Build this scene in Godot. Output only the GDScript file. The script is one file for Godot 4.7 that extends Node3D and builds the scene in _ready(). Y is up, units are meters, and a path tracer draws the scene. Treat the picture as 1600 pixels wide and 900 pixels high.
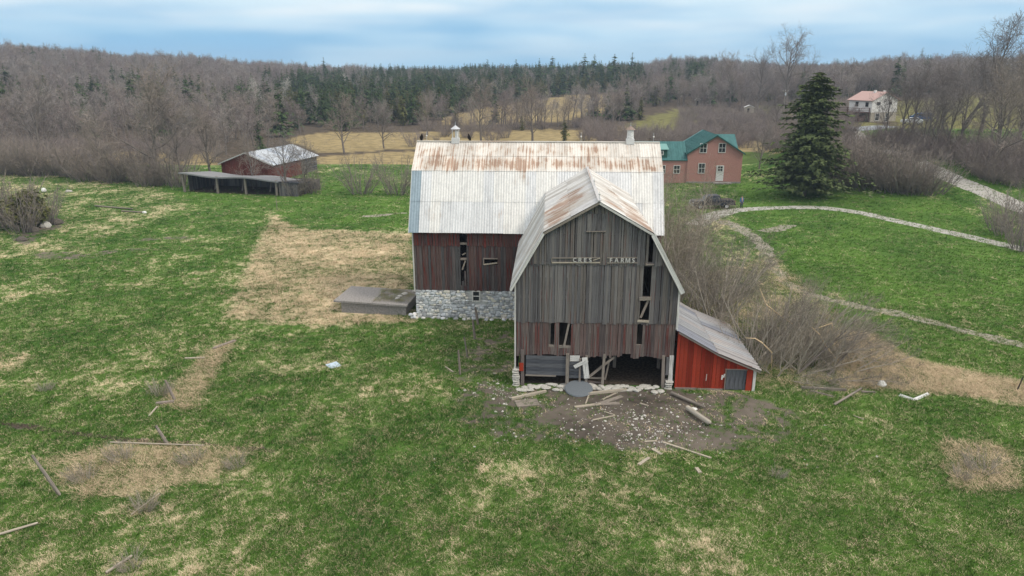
extends Node3D

# ------------------------------------------------------------------ camera figures
const CAM_H := 19.0
const PITCH := 17.0
const FOCAL := 1117.0          # in pixels of a 1600 x 900 picture

# near ground sheet (metres)
const GX0 := -100.0
const GX1 := 110.0
const GZ0 := -150.0
const GZ1 := 5.0

var names := {}
var M := {}
var ubox: ArrayMesh
var rolling := FastNoiseLite.new()
var fine := FastNoiseLite.new()
var straw_px: PackedByteArray
var mud_px: PackedByteArray
var tone_px: PackedByteArray
var GW := 1680
var GH := 1240

# ------------------------------------------------------------------ mesh collector
class MB:
	var v := PackedVector3Array()
	var n := PackedVector3Array()
	var t := PackedVector2Array()
	var c := PackedColorArray()
	var i := PackedInt32Array()
	func tri(a: Vector3, b: Vector3, d: Vector3) -> void:
		var m := (b - a).cross(d - a).normalized()
		if m.is_zero_approx(): m = Vector3.UP
		var k := v.size()
		v.append_array([a, b, d]); n.append_array([m, m, m])
		t.append_array([Vector2(0, 0), Vector2(1, 0), Vector2(0.5, 1)])
		i.append_array([k, k + 2, k + 1])
	func quad(a: Vector3, b: Vector3, d: Vector3, e: Vector3, u0 := Vector2(0, 0), u1 := Vector2(1, 1)) -> void:
		# a,b,d,e counter-clockwise seen from the front
		var m := (b - a).cross(e - a)
		if m.length() < 1e-9: m = (d - b).cross(e - b)
		m = m.normalized()
		var k := v.size()
		v.append_array([a, b, d, e]); n.append_array([m, m, m, m])
		t.append_array([u0, Vector2(u1.x, u0.y), u1, Vector2(u0.x, u1.y)])
		i.append_array([k, k + 2, k + 1, k, k + 3, k + 2])
	func tube(p: PackedVector3Array, r: PackedFloat32Array, sides: int) -> void:
		var k := v.size()
		var up := Vector3(0.31, 0.2, 0.93)
		for j in p.size():
			var d := (p[mini(j + 1, p.size() - 1)] - p[maxi(j - 1, 0)]).normalized()
			var x := d.cross(up)
			if x.length() < 0.05: x = d.cross(Vector3.RIGHT)
			x = x.normalized()
			var y := x.cross(d)
			for s in sides:
				var a := TAU * s / sides
				var o := x * cos(a) + y * sin(a)
				v.append(p[j] + o * r[j]); n.append(o); t.append(Vector2(float(s) / sides, j * 0.5))
		for j in p.size() - 1:
			for s in sides:
				var a := k + j * sides + s
				var b := k + j * sides + (s + 1) % sides
				i.append_array([a, b, a + sides, b, b + sides, a + sides])
		# end cap
		var e := v.size()
		var l := k + (p.size() - 1) * sides
		v.append(p[p.size() - 1]); n.append((p[p.size() - 1] - p[p.size() - 2]).normalized()); t.append(Vector2.ZERO)
		for s in sides: i.append_array([l + s, l + (s + 1) % sides, e])
	func box(lo: Vector3, hi: Vector3) -> void:
		bx(Transform3D(Basis(), (lo + hi) / 2), hi - lo)
	func bx(x: Transform3D, s: Vector3) -> void:
		var h := s / 2
		var f := [[Vector3(1, 0, 0), Vector3(0, 0, -1)], [Vector3(-1, 0, 0), Vector3(0, 0, 1)], [Vector3(0, 0, 1), Vector3(1, 0, 0)], [Vector3(0, 0, -1), Vector3(-1, 0, 0)], [Vector3(0, 1, 0), Vector3(1, 0, 0)], [Vector3(0, -1, 0), Vector3(1, 0, 0)]]
		for q in f:
			var nn: Vector3 = q[0]
			var a: Vector3 = q[1]
			var b := nn.cross(a)
			var c0 := nn * h
			var aa := a * h
			var bb := b * h
			quad(x * (c0 - aa - bb), x * (c0 + aa - bb), x * (c0 + aa + bb), x * (c0 - aa + bb))
	func build() -> ArrayMesh:
		var m := ArrayMesh.new()
		var arr := []
		arr.resize(Mesh.ARRAY_MAX)
		arr[Mesh.ARRAY_VERTEX] = v; arr[Mesh.ARRAY_NORMAL] = n; arr[Mesh.ARRAY_TEX_UV] = t; arr[Mesh.ARRAY_INDEX] = i
		if c.size() == v.size(): arr[Mesh.ARRAY_COLOR] = c
		m.add_surface_from_arrays(Mesh.PRIMITIVE_TRIANGLES, arr)
		return m

# ------------------------------------------------------------------ terrain
const SKY_PX := [-1200.0, 0.0, 150.0, 200.0, 300.0, 400.0, 500.0, 600.0, 700.0, 760.0, 850.0, 1000.0, 1060.0, 1100.0, 1150.0, 1200.0, 1300.0, 1400.0, 1500.0, 1600.0, 2800.0]
const SKY_H := [22.0, 23.0, 20.0, 18.0, 16.5, 12.5, 9.5, 8.5, 8.0, 9.5, 9.5, 12.0, 16.0, 16.0, 13.5, 11.0, 10.5, 13.5, 15.0, 14.5, 14.0]

func ridge(px: float) -> float:
	if px <= SKY_PX[0]: return SKY_H[0]
	for k in SKY_PX.size() - 1:
		if px <= SKY_PX[k + 1]:
			var f: float = (px - SKY_PX[k]) / (SKY_PX[k + 1] - SKY_PX[k])
			return lerpf(SKY_H[k], SKY_H[k + 1], f * f * (3 - 2 * f))
	return SKY_H[SKY_H.size() - 1]

func hgt(x: float, z: float) -> float:
	var r := sqrt(x * x + z * z)
	var u := rolling.get_noise_2d(x, z)
	var h := 0.22 * u * smoothstep(62.0, 80.0, r) + 0.05 * fine.get_noise_2d(x, z) * (1.0 - smoothstep(60.0, 90.0, r))
	if z < -60.0:
		var px := 800.0 + 1168.0 * x / maxf(-z, 1.0)
		var knoll := 7.4 * smoothstep(104.0, 170.0, r) * smoothstep(1180.0, 1330.0, px)
		var full := 7.4 * smoothstep(1180.0, 1330.0, px)
		h += knoll + maxf(ridge(px) - full, 0.0) * smoothstep(185.0, 620.0, r) + 1.2 * u * smoothstep(200.0, 400.0, r)
		h -= 14.0 * smoothstep(760.0, 1500.0, r)
	return h

func ray(px: float, py: float) -> Vector3:
	var c := cos(deg_to_rad(PITCH))
	var s := sin(deg_to_rad(PITCH))
	return Vector3(0, -s, -c) + (px - 800.0) / FOCAL * Vector3.RIGHT + (450.0 - py) / FOCAL * Vector3(0, c, -s)

func spot(px: float, py: float) -> Vector3:        # the point of the land seen there
	var d := ray(px, py)
	var o := Vector3(0, CAM_H, 0)
	var t := 15.0
	while t < 1500.0:
		var p := o + d * t
		if p.y < hgt(p.x, p.z): break
		t += maxf(0.5, t * 0.012)
	var lo := t - maxf(0.6, t * 0.0125)
	for k in 12:
		var m := (lo + t) / 2
		var p := o + d * m
		if p.y < hgt(p.x, p.z): t = m
		else: lo = m
	var q := o + d * t
	return Vector3(q.x, hgt(q.x, q.z), q.z)

func seen_at(p: Vector3) -> Vector2:
	var c := cos(deg_to_rad(PITCH))
	var s := sin(deg_to_rad(PITCH))
	var q := p - Vector3(0, CAM_H, 0)
	var z := q.dot(Vector3(0, -s, -c))
	if z < 0.5: return Vector2(-9999, -9999)
	return Vector2(800 + FOCAL * q.x / z, 450 - FOCAL * q.dot(Vector3(0, c, -s)) / z)

func ground(x: float, z: float) -> Vector3:
	return Vector3(x, hgt(x, z), z)

# ------------------------------------------------------------------ nodes
func numbered(called: String) -> String:
	if not names.has(called):
		names[called] = 0
		return called
	names[called] += 1
	return "%s_%03d" % [called, names[called]]

func thing(called: String, label: String, category: String, at := Vector3.ZERO, turn := 0.0, group := "") -> Node3D:
	var o := Node3D.new()
	o.name = numbered(called)
	add_child(o)
	o.position = at
	o.rotation.y = deg_to_rad(turn)
	metas(o, label, category, group)
	return o

func metas(o: Node, label: String, category: String, group := "", kind := "") -> void:
	if label: o.set_meta("label", label)
	if category: o.set_meta("category", category)
	if group: o.set_meta("group", group)
	if kind: o.set_meta("kind", kind)

func part(called: String, mesh: Mesh, mat: Material, parent: Node, x := Transform3D()) -> MeshInstance3D:
	var o := MeshInstance3D.new()
	o.name = called
	o.mesh = mesh
	o.material_override = mat
	o.transform = x
	parent.add_child(o, true)
	return o

func solo(called: String, mesh: Mesh, mat: Material, label: String, category: String, at := Vector3.ZERO, turn := 0.0, group := "", kind := "") -> MeshInstance3D:
	var o := MeshInstance3D.new()
	o.name = numbered(called)
	o.mesh = mesh
	o.material_override = mat
	add_child(o)
	o.position = at
	o.rotation.y = deg_to_rad(turn)
	metas(o, label, category, group, kind)
	return o

func pbox(called: String, parent: Node, lo: Vector3, hi: Vector3, mat: Material) -> MeshInstance3D:
	return part(called, ubox, mat, parent, Transform3D(Basis.from_scale(hi - lo), (lo + hi) / 2))

func along(a: Vector3, b: Vector3, w: float, th: float, face := Vector3(0, 0, 1)) -> Transform3D:
	var y := b - a
	var x := y.cross(face)
	if x.length() < 1e-4: x = y.cross(Vector3.RIGHT)
	x = x.normalized()
	var z := x.cross(y).normalized()
	return Transform3D(Basis(x * w, y, z * th), (a + b) / 2)

func beam(called: String, parent: Node, a: Vector3, b: Vector3, w: float, th: float, mat: Material, face := Vector3(0, 0, 1)) -> MeshInstance3D:
	return part(called, ubox, mat, parent, along(a, b, w, th, face))

# ------------------------------------------------------------------ materials
func lin(r: float, g: float, b: float) -> Color:
	return Color(r, g, b).linear_to_srgb()

func mat(c: Color, rough := 0.9, metal := 0.0, tex: Texture2D = null, spec := 0.3) -> StandardMaterial3D:
	var m := StandardMaterial3D.new()
	m.albedo_color = c
	m.roughness = rough
	m.metallic = metal
	m.metallic_specular = spec
	if tex: m.albedo_texture = tex
	return m

func noise(freq: float, s: int, oct := 3) -> FastNoiseLite:
	var n := FastNoiseLite.new()
	n.noise_type = FastNoiseLite.TYPE_SIMPLEX_SMOOTH
	n.frequency = freq
	n.seed = s
	n.fractal_octaves = oct
	return n

func byte_noise(w: int, h: int, freq: float, s: int, oct := 3) -> PackedByteArray:
	var im := noise(freq, s, oct).get_image(w, h, false, false, true)
	im.convert(Image.FORMAT_L8)
	return im.get_data()

# weathered timber: streaks along v; paint is what is left of a coat of it
func timber(wood: Color, wood2: Color, paint: Color, left: float, s: int) -> ImageTexture:
	var w := 128
	var h := 256
	var streak := noise(0.09, s, 3).get_image(w, 24, false, false, true)
	streak.convert(Image.FORMAT_L8); streak.resize(w, h, Image.INTERPOLATE_CUBIC)
	var wide := noise(0.03, s + 1, 2).get_image(w, 40, false, false, true)
	wide.convert(Image.FORMAT_L8); wide.resize(w, h, Image.INTERPOLATE_CUBIC)
	var a := streak.get_data()
	var b := wide.get_data()
	var e := byte_noise(w, h, 0.12, s + 2, 3)
	var out := PackedByteArray()
	out.resize(w * h * 3)
	for k in w * h:
		var g := a[k] / 255.0
		var q := b[k] / 255.0
		var d := e[k] / 255.0
		var c := wood.lerp(wood2, clampf(g * 0.75 + d * 0.35 - 0.05, 0, 1))
		c = c * (0.5 + 0.66 * smoothstep(0.22, 0.6, g))
		var f := smoothstep(0.0, 0.12, left - (q * 0.55 + d * 0.25 + g * 0.2))
		c = c.lerp(paint * (0.75 + 0.4 * d), f * 0.92)
		c = c.linear_to_srgb()
		out[k * 3] = int(clampf(c.r, 0, 1) * 255); out[k * 3 + 1] = int(clampf(c.g, 0, 1) * 255); out[k * 3 + 2] = int(clampf(c.b, 0, 1) * 255)
	return ImageTexture.create_from_image(Image.create_from_data(w, h, false, Image.FORMAT_RGB8, out))

func mottled(c1: Color, c2: Color, s: int, freq := 0.05, w := 256) -> ImageTexture:
	var a := byte_noise(w, w, freq, s, 5)
	var b := byte_noise(w, w, freq * 5.0, s + 9, 3)
	var out := PackedByteArray()
	out.resize(w * w * 3)
	for k in w * w:
		var f := clampf((a[k] / 255.0 - 0.5) * 1.5 + (b[k] / 255.0 - 0.5) * 0.7 + 0.5, 0, 1)
		var c := c1.lerp(c2, f).linear_to_srgb()
		out[k * 3] = int(c.r * 255); out[k * 3 + 1] = int(c.g * 255); out[k * 3 + 2] = int(c.b * 255)
	return ImageTexture.create_from_image(Image.create_from_data(w, w, false, Image.FORMAT_RGB8, out))

# galvanised roofing with rust in blots [u, v, ru, rv, strength] that run down the slope; v = 0 at the eave
func roofing(w: int, h: int, blots: Array, base: Color, grime: float, s: int, tier := 0.0) -> ImageTexture:
	var streak := noise(0.11, s, 3).get_image(w, maxi(h / 24, 6), false, false, true)
	streak.convert(Image.FORMAT_L8); streak.resize(w, h, Image.INTERPOLATE_CUBIC)
	var a := streak.get_data()
	var b := byte_noise(w, h, 0.02, s + 1, 4)
	var e := byte_noise(w, h, 0.09, s + 2, 3)
	var out := PackedByteArray()
	out.resize(w * h * 3)
	var rust := Color(0.30, 0.15, 0.075)
	var tan_ := Color(0.52, 0.40, 0.29)
	for y in h:
		var vv := 1.0 - float(y) / h
		var sum := PackedFloat32Array()
		sum.resize(w)
		for q in blots:
			var dv: float = (vv - q[1]) / q[3]
			if absf(dv) > 1.6: continue
			for x in range(maxi(0, int((q[0] - q[2] * 1.6) * w)), mini(w, int((q[0] + q[2] * 1.6) * w))):
				var du: float = (float(x) / w - q[0]) / q[2]
				sum[x] += q[4] * exp(-1.6 * (du * du + dv * dv))
		for x in w:
			var k := y * w + x
			var g := a[k] / 255.0
			var p := b[k] / 255.0
			var d := e[k] / 255.0
			var c := base * (0.86 + 0.2 * d)
			c = c.lerp(Color(0.30, 0.31, 0.33), grime * smoothstep(0.42, 0.8, p * 0.4 + g * 0.6))
			var f := sum[x] + tier * smoothstep(0.4, 0.75, p * 0.55 + g * 0.45)
			f = smoothstep(0.12, 1.1, f * (0.15 + 1.5 * g * g + 0.6 * d) * (0.45 + p))
			c = c.lerp(tan_.lerp(rust, smoothstep(0.45, 1.0, f * (0.4 + g))), clampf(f, 0, 1) * 0.74)
			c = c.linear_to_srgb()
			out[k * 3] = int(clampf(c.r, 0, 1) * 255); out[k * 3 + 1] = int(clampf(c.g, 0, 1) * 255); out[k * 3 + 2] = int(clampf(c.b, 0, 1) * 255)
	return ImageTexture.create_from_image(Image.create_from_data(w, h, false, Image.FORMAT_RGB8, out))

func set_of(key: String, tex: Array, tints: Array) -> void:
	M[key] = []
	var k := 0
	for t in tints:
		for x in tex:
			var m := mat(t, 0.95, 0.0, x, 0.15)
			m.uv1_scale = Vector3(0.45, 0.5, 1)
			m.uv1_offset = Vector3(0.137 * k, 0.291 * k, 0)
			m.resource_name = key + str(k)
			M[key].append(m)
			k += 1

func make_materials() -> void:
	var grey := Color(0.27, 0.255, 0.248)
	var grey2 := Color(0.12, 0.112, 0.11)
	var red := Color(0.17, 0.035, 0.028)
	var tg := timber(grey, grey2, red, 0.0, 11)
	var tg2 := timber(grey * 0.85, grey2, red, 0.32, 21)
	var tr := timber(grey * 0.85, grey2, red, 0.44, 31)
	var td := timber(Color(0.15, 0.115, 0.108), Color(0.075, 0.058, 0.057), Color(0.15, 0.04, 0.034), 0.42, 41)
	var td2 := timber(Color(0.16, 0.135, 0.13), Color(0.08, 0.07, 0.07), Color(0.14, 0.04, 0.034), 0.26, 43)
	var tb := timber(Color(0.17, 0.05, 0.04), Color(0.2, 0.03, 0.02), Color(0.36, 0.05, 0.026), 0.86, 51)
	set_of("grey", [tg, tg, tg2], [Color(1.0, 1.0, 1.0), Color(0.9, 0.91, 0.93), Color(0.95, 0.93, 0.91), Color(0.8, 0.8, 0.82)])
	set_of("darkred", [timber(Color(0.14, 0.09, 0.085), Color(0.08, 0.055, 0.053), Color(0.19, 0.045, 0.037), 0.56, 45), td], [Color(1, 1, 1), Color(0.9, 0.9, 0.92), Color(1, 0.94, 0.92)])
	set_of("mixed", [tr, tg2, tg, tr], [Color(0.95, 0.9, 0.88), Color(0.8, 0.75, 0.75), Color(0.9, 0.8, 0.78)])
	set_of("dark", [td, td2], [Color(1, 1, 1), Color(0.85, 0.88, 0.9), Color(1, 0.9, 0.88), Color(0.9, 0.95, 0.97)])
	set_of("red", [tb], [Color(1, 1, 1), Color(0.86, 0.82, 0.82), Color(0.93, 0.97, 0.97), Color(0.79, 0.8, 0.8)])
	M.timber = mat(Color(1.15, 1.1, 1.05), 0.95, 0, tg, 0.15)
	M.pale_board = mat(lin(0.55, 0.5, 0.43), 0.9, 0, timber(Color(1, 0.98, 0.95), Color(0.6, 0.57, 0.52), red, 0.0, 61), 0.2)
	M.old_board = mat(Color(1, 1, 1), 0.95, 0, timber(Color(0.34, 0.3, 0.26), Color(0.18, 0.155, 0.135), red, 0.0, 71), 0.2)
	M.white_paint = mat(Color(1, 1, 1), 0.8, 0, timber(Color(0.3, 0.28, 0.26), Color(0.2, 0.19, 0.18), Color(0.72, 0.71, 0.69), 0.72, 81), 0.3)
	M.dirt = mat(Color(1, 1, 1), 1, 0, mottled(Color(0.035, 0.028, 0.022), Color(0.1, 0.08, 0.062), 91), 0.1)
	M.dirt.uv1_triplanar = true; M.dirt.uv1_world_triplanar = true; M.dirt.uv1_scale = Vector3.ONE * 0.35
	M.mortar = mat(Color(1, 1, 1), 1, 0, mottled(Color(0.28, 0.28, 0.28), Color(0.6, 0.6, 0.59), 92), 0.1)
	M.mortar.uv1_triplanar = true; M.mortar.uv1_scale = Vector3.ONE * 0.8
	var ts := mottled(Color(0.5, 0.5, 0.5), Color(0.86, 0.85, 0.83), 93, 0.03)
	M.stone = []
	for c in [Color(1, 1, 1), Color(0.95, 0.97, 1), Color(0.86, 0.88, 0.91), Color(1, 0.98, 0.94), Color(0.76, 0.77, 0.79)]:
		var m := mat(c, 0.95, 0, ts, 0.15)
		m.uv1_triplanar = true; m.uv1_world_triplanar = true; m.uv1_scale = Vector3.ONE * 0.9
		M.stone.append(m)
	M.rock = mat(Color(1, 1, 1), 0.95, 0, mottled(Color(0.3, 0.29, 0.27), Color(0.62, 0.6, 0.55), 94), 0.15)
	M.rock.uv1_triplanar = true; M.rock.uv1_world_triplanar = true
	M.concrete = mat(Color(1, 1, 1), 0.95, 0, mottled(Color(0.19, 0.18, 0.17), Color(0.36, 0.34, 0.33), 95), 0.15)
	M.concrete.uv1_triplanar = true; M.concrete.uv1_world_triplanar = true; M.concrete.uv1_scale = Vector3.ONE * 0.5
	M.glass = mat(lin(0.03, 0.035, 0.04), 0.08, 0, null, 0.5)
	M.tin = mat(lin(0.55, 0.57, 0.6), 0.45, 0.6, null, 0.5)
	M.iron = mat(lin(0.05, 0.04, 0.035), 0.7, 0.3)
	M.gravel = mat(Color(1, 1, 1), 1, 0, mottled(Color(0.35, 0.335, 0.31), Color(0.47, 0.455, 0.43), 96, 0.1), 0.1)
	M.gravel.uv1_triplanar = true; M.gravel.uv1_world_triplanar = true; M.gravel.uv1_scale = Vector3.ONE * 0.18
	M.track = mat(Color(1, 1, 1), 1, 0, mottled(Color(0.215, 0.2, 0.15), Color(0.36, 0.335, 0.29), 97, 0.1), 0.1)
	M.track.uv1_triplanar = true; M.track.uv1_world_triplanar = true; M.track.uv1_scale = Vector3.ONE * 0.18
	var tk := mottled(Color(0.10, 0.088, 0.08), Color(0.25, 0.22, 0.20), 98, 0.05)
	M.bark = mat(Color(1, 1, 1), 1, 0, tk, 0.1); M.bark.uv1_triplanar = true; M.bark.uv1_scale = Vector3.ONE * 0.6
	M.twig = mat(lin(0.265, 0.225, 0.195), 1, 0, null, 0.1)
	M.twig_grey = mat(lin(0.215, 0.19, 0.18), 1, 0, null, 0.1)
	M.twig_dark = mat(lin(0.2, 0.178, 0.155), 1, 0, null, 0.1)
	M.twig_tan = mat(lin(0.27, 0.235, 0.19), 1, 0, null, 0.1)
	M.stem_tan = mat(lin(0.42, 0.38, 0.325), 1, 0, null, 0.1)
	M.split_wood = mat(lin(0.62, 0.47, 0.3), 0.9, 0, null, 0.15)
	M.birch = mat(lin(0.5, 0.47, 0.43), 0.9, 0, null, 0.15)
	M.spruce = mat(lin(0.105, 0.135, 0.055), 0.85, 0, null, 0.2)
	M.fir = mat(lin(0.07, 0.108, 0.04), 0.85, 0, null, 0.2)
	M.cedar = mat(lin(0.125, 0.13, 0.045), 0.85, 0, null, 0.2)

# ------------------------------------------------------------------ ground
func stain(im: Image, pts: Array, value: float) -> void:
	var poly := PackedVector2Array()
	var lo := Vector2(1e9, 1e9)
	var hi := -lo
	for p in pts:
		var q := spot(p[0], p[1])
		var w := Vector2((q.x - GX0) / (GX1 - GX0) * im.get_width(), (q.z - GZ0) / (GZ1 - GZ0) * im.get_height())
		poly.append(w)
		lo = lo.min(w); hi = hi.max(w)
	for y in range(maxi(0, int(lo.y)), mini(im.get_height(), int(hi.y) + 1)):
		for x in range(maxi(0, int(lo.x)), mini(im.get_width(), int(hi.x) + 1)):
			if Geometry2D.is_point_in_polygon(Vector2(x + 0.5, y + 0.5), poly):
				im.set_pixel(x, y, Color(value, value, value))

func cover_maps() -> void:
	var dry := Image.create(420, 310, false, Image.FORMAT_L8)
	dry.fill(Color(0.4, 0.4, 0.4))
	stain(dry, [[-60, 262], [300, 292], [290, 330], [120, 400], [-60, 400]], 0.57)
	stain(dry, [[-60, 400], [120, 400], [400, 350], [350, 500], [180, 560], [-60, 600]], 0.42)
	stain(dry, [[250, 290], [520, 285], [640, 290], [640, 357], [560, 352], [440, 338], [420, 325], [300, 320]], 0.08)
	stain(dry, [[428, 328], [415, 352], [380, 430], [352, 498], [440, 505], [520, 510], [648, 506], [645, 365], [560, 360], [480, 357], [440, 345]], 0.84)
	stain(dry, [[1150, 286], [1330, 283], [1480, 315], [1560, 355], [1600, 375], [1600, 530], [1450, 490], [1330, 470], [1240, 420], [1210, 380], [1160, 345]], 0.06)
	stain(dry, [[1165, 335], [1290, 335], [1330, 350], [1260, 400], [1220, 380]], 0.3)
	stain(dry, [[1040, 330], [1150, 340], [1210, 385], [1250, 450], [1320, 500], [1310, 605], [1185, 608], [1060, 450]], 0.55)
	stain(dry, [[1250, 470], [1320, 480], [1600, 545], [1600, 600], [1430, 560], [1350, 515]], 0.1)
	stain(dry, [[1290, 515], [1360, 518], [1425, 560], [1520, 585], [1640, 605], [1640, 640], [1500, 618], [1430, 614], [1320, 606]], 0.72)
	stain(dry, [[1180, 614], [1420, 622], [1640, 645], [1700, 910], [1150, 910], [1140, 720]], 0.22)
	stain(dry, [[1470, 690], [1580, 700], [1600, 760], [1500, 770]], 0.58)
	stain(dry, [[60, 720], [200, 690], [400, 700], [420, 720], [330, 750], [140, 780], [60, 770]], 0.58)
	stain(dry, [[180, 765], [270, 760], [280, 800], [190, 815]], 0.75)
	stain(dry, [[240, 630], [330, 540], [380, 520], [370, 560], [300, 640]], 0.66)
	stain(dry, [[420, 555], [600, 560], [620, 610], [440, 615]], 0.52)
	stain(dry, [[0, 545], [60, 552], [60, 575], [0, 580]], 0.7)
	stain(dry, [[830, 720], [1000, 710], [1060, 760], [1000, 790], [840, 770]], 0.52)
	dry.resize(200, 148, Image.INTERPOLATE_BILINEAR)
	dry.resize(GW, GH, Image.INTERPOLATE_BILINEAR)
	var wet := Image.create(420, 310, false, Image.FORMAT_L8)
	stain(wet, [[690, 560], [770, 510], [802, 512], [806, 610], [700, 640]], 0.42)
	stain(wet, [[740, 600], [1050, 606], [1180, 614], [1270, 650], [1220, 700], [1090, 712], [900, 700], [780, 690], [690, 660]], 0.57)
	stain(wet, [[900, 615], [1050, 612], [1120, 640], [1080, 680], [1000, 700], [900, 680], [860, 640]], 0.95)
	stain(wet, [[1130, 640], [1260, 640], [1250, 680], [1150, 690]], 0.55)
	stain(wet, [[-20, 655], [80, 669], [200, 685], [300, 689], [430, 702], [430, 708], [300, 697], [200, 693], [80, 677], [-20, 664]], 0.85)
	stain(wet, [[40, 397], [90, 391], [160, 398], [165, 407], [60, 406]], 0.5)
	stain(wet, [[150, 391], [230, 386], [235, 392], [160, 399]], 0.48)
	stain(wet, [[205, 372], [300, 368], [305, 375], [215, 378]], 0.46)
	stain(wet, [[10, 372], [60, 350], [100, 340], [100, 352], [40, 385]], 0.6)
	wet.resize(260, 192, Image.INTERPOLATE_BILINEAR)
	wet.resize(GW, GH, Image.INTERPOLATE_BILINEAR)
	var n8 := byte_noise(GW, GH, 0.012, 5, 3)
	var n2 := byte_noise(GW, GH, 0.05, 6, 3)
	var n1 := byte_noise(GW, GH, 0.16, 7, 2)
	var n0 := byte_noise(GW, GH, 0.3, 8, 2)
	var da := dry.get_data()
	var wa := wet.get_data()
	straw_px = PackedByteArray(); straw_px.resize(GW * GH)
	mud_px = PackedByteArray(); mud_px.resize(GW * GH)
	tone_px = PackedByteArray(); tone_px.resize(GW * GH)
	for k in GW * GH:
		var a := n8[k] - 128
		var b := n2[k] - 128
		var c := n1[k] - 128
		var e := n0[k] - 128
		var s := da[k] * 0.95 + a * 0.5 + b * 0.5 + c * 0.6 + e * 0.4 - 124.0
		straw_px[k] = int(clampf(s * 1.9, 0, 255))
		if wa[k] > 4:
			mud_px[k] = int(clampf((wa[k] + a * 0.25 + b * 0.5 + c * 0.5 - 92.0) * 4.0, 0, 255))
		var calm := clampf(da[k] / 90.0, 0.3, 1.0)
		tone_px[k] = int(clampf(128 + (1.0 - calm) * 34.0 + a * 0.75 + (b * 0.6 + c * 0.45 + e * 0.25) * calm, 0, 255))

const GREEN_A := Color(0.037, 0.090, 0.016)
const GREEN_B := Color(0.108, 0.200, 0.036)
const STRAW_A := Color(0.27, 0.21, 0.13)
const STRAW_B := Color(0.72, 0.595, 0.41)
const MUD_A := Color(0.055, 0.046, 0.039)
const MUD_B := Color(0.17, 0.145, 0.12)

func cell(x: float, z: float) -> int:
	var i := clampi(int((x - GX0) / (GX1 - GX0) * GW), 0, GW - 1)
	var j := clampi(int((z - GZ0) / (GZ1 - GZ0) * GH), 0, GH - 1)
	return j * GW + i

func near_texture() -> ImageTexture:
	var out := PackedByteArray()
	out.resize(GW * GH * 3)
	var gl := []
	for k in 256:
		gl.append(int(255.0 * pow(k / 255.0, 1.0 / 2.2)))
	var fl := PackedInt32Array(gl)
	for k in GW * GH:
		var t := tone_px[k] / 255.0
		var s := straw_px[k] / 255.0
		var m := mud_px[k] / 255.0
		var q := 1.0 - s
		var r := ((GREEN_A.r + (GREEN_B.r - GREEN_A.r) * t) * q + (STRAW_A.r + (STRAW_B.r - STRAW_A.r) * t) * s) * (1 - m) + (MUD_A.r + (MUD_B.r - MUD_A.r) * t) * m
		var g := ((GREEN_A.g + (GREEN_B.g - GREEN_A.g) * t) * q + (STRAW_A.g + (STRAW_B.g - STRAW_A.g) * t) * s) * (1 - m) + (MUD_A.g + (MUD_B.g - MUD_A.g) * t) * m
		var b := ((GREEN_A.b + (GREEN_B.b - GREEN_A.b) * t) * q + (STRAW_A.b + (STRAW_B.b - STRAW_A.b) * t) * s) * (1 - m) + (MUD_A.b + (MUD_B.b - MUD_A.b) * t) * m
		out[k * 3] = int(255.0 * pow(r, 0.4545))
		out[k * 3 + 1] = int(255.0 * pow(g, 0.4545))
		out[k * 3 + 2] = int(255.0 * pow(b, 0.4545))
	return ImageTexture.create_from_image(Image.create_from_data(GW, GH, false, Image.FORMAT_RGB8, out))

const FIELDS := [
	# [value 0 tan, 1 green, 2 olive; outline in the picture]
	[0, [[495, 246], [640, 236], [700, 235], [700, 300], [480, 300]]],
	[0, [[-200, 245], [180, 235], [330, 238], [345, 262], [200, 275], [-200, 270]]],
	[0, [[440, 216], [520, 206], [640, 206], [800, 204], [960, 200], [1060, 178], [1075, 188], [1010, 214], [1010, 232], [640, 234], [500, 240]]],
	[0, [[690, 186], [760, 168], [850, 155], [910, 147], [985, 147], [1000, 160], [960, 168], [880, 190], [800, 194], [700, 196]]],
	[2, [[975, 196], [1030, 178], [1080, 166], [1100, 190], [1060, 204], [1000, 216]]],
	[0, [[1140, 222], [1230, 215], [1240, 250], [1150, 252]]],
	[2, [[1180, 166], [1330, 160], [1330, 196], [1220, 200]]],
	[2, [[1395, 160], [1450, 152], [1640, 142], [1640, 225], [1420, 218], [1400, 200]]],
	[1, [[1440, 222], [1640, 225], [1640, 262], [1540, 262]]],
	[1, [[1130, 236], [1240, 240], [1330, 276], [1330, 300], [1130, 300]]],
	[2, [[1305, 186], [1330, 185], [1420, 200], [1400, 230], [1330, 222]]],
]

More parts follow.
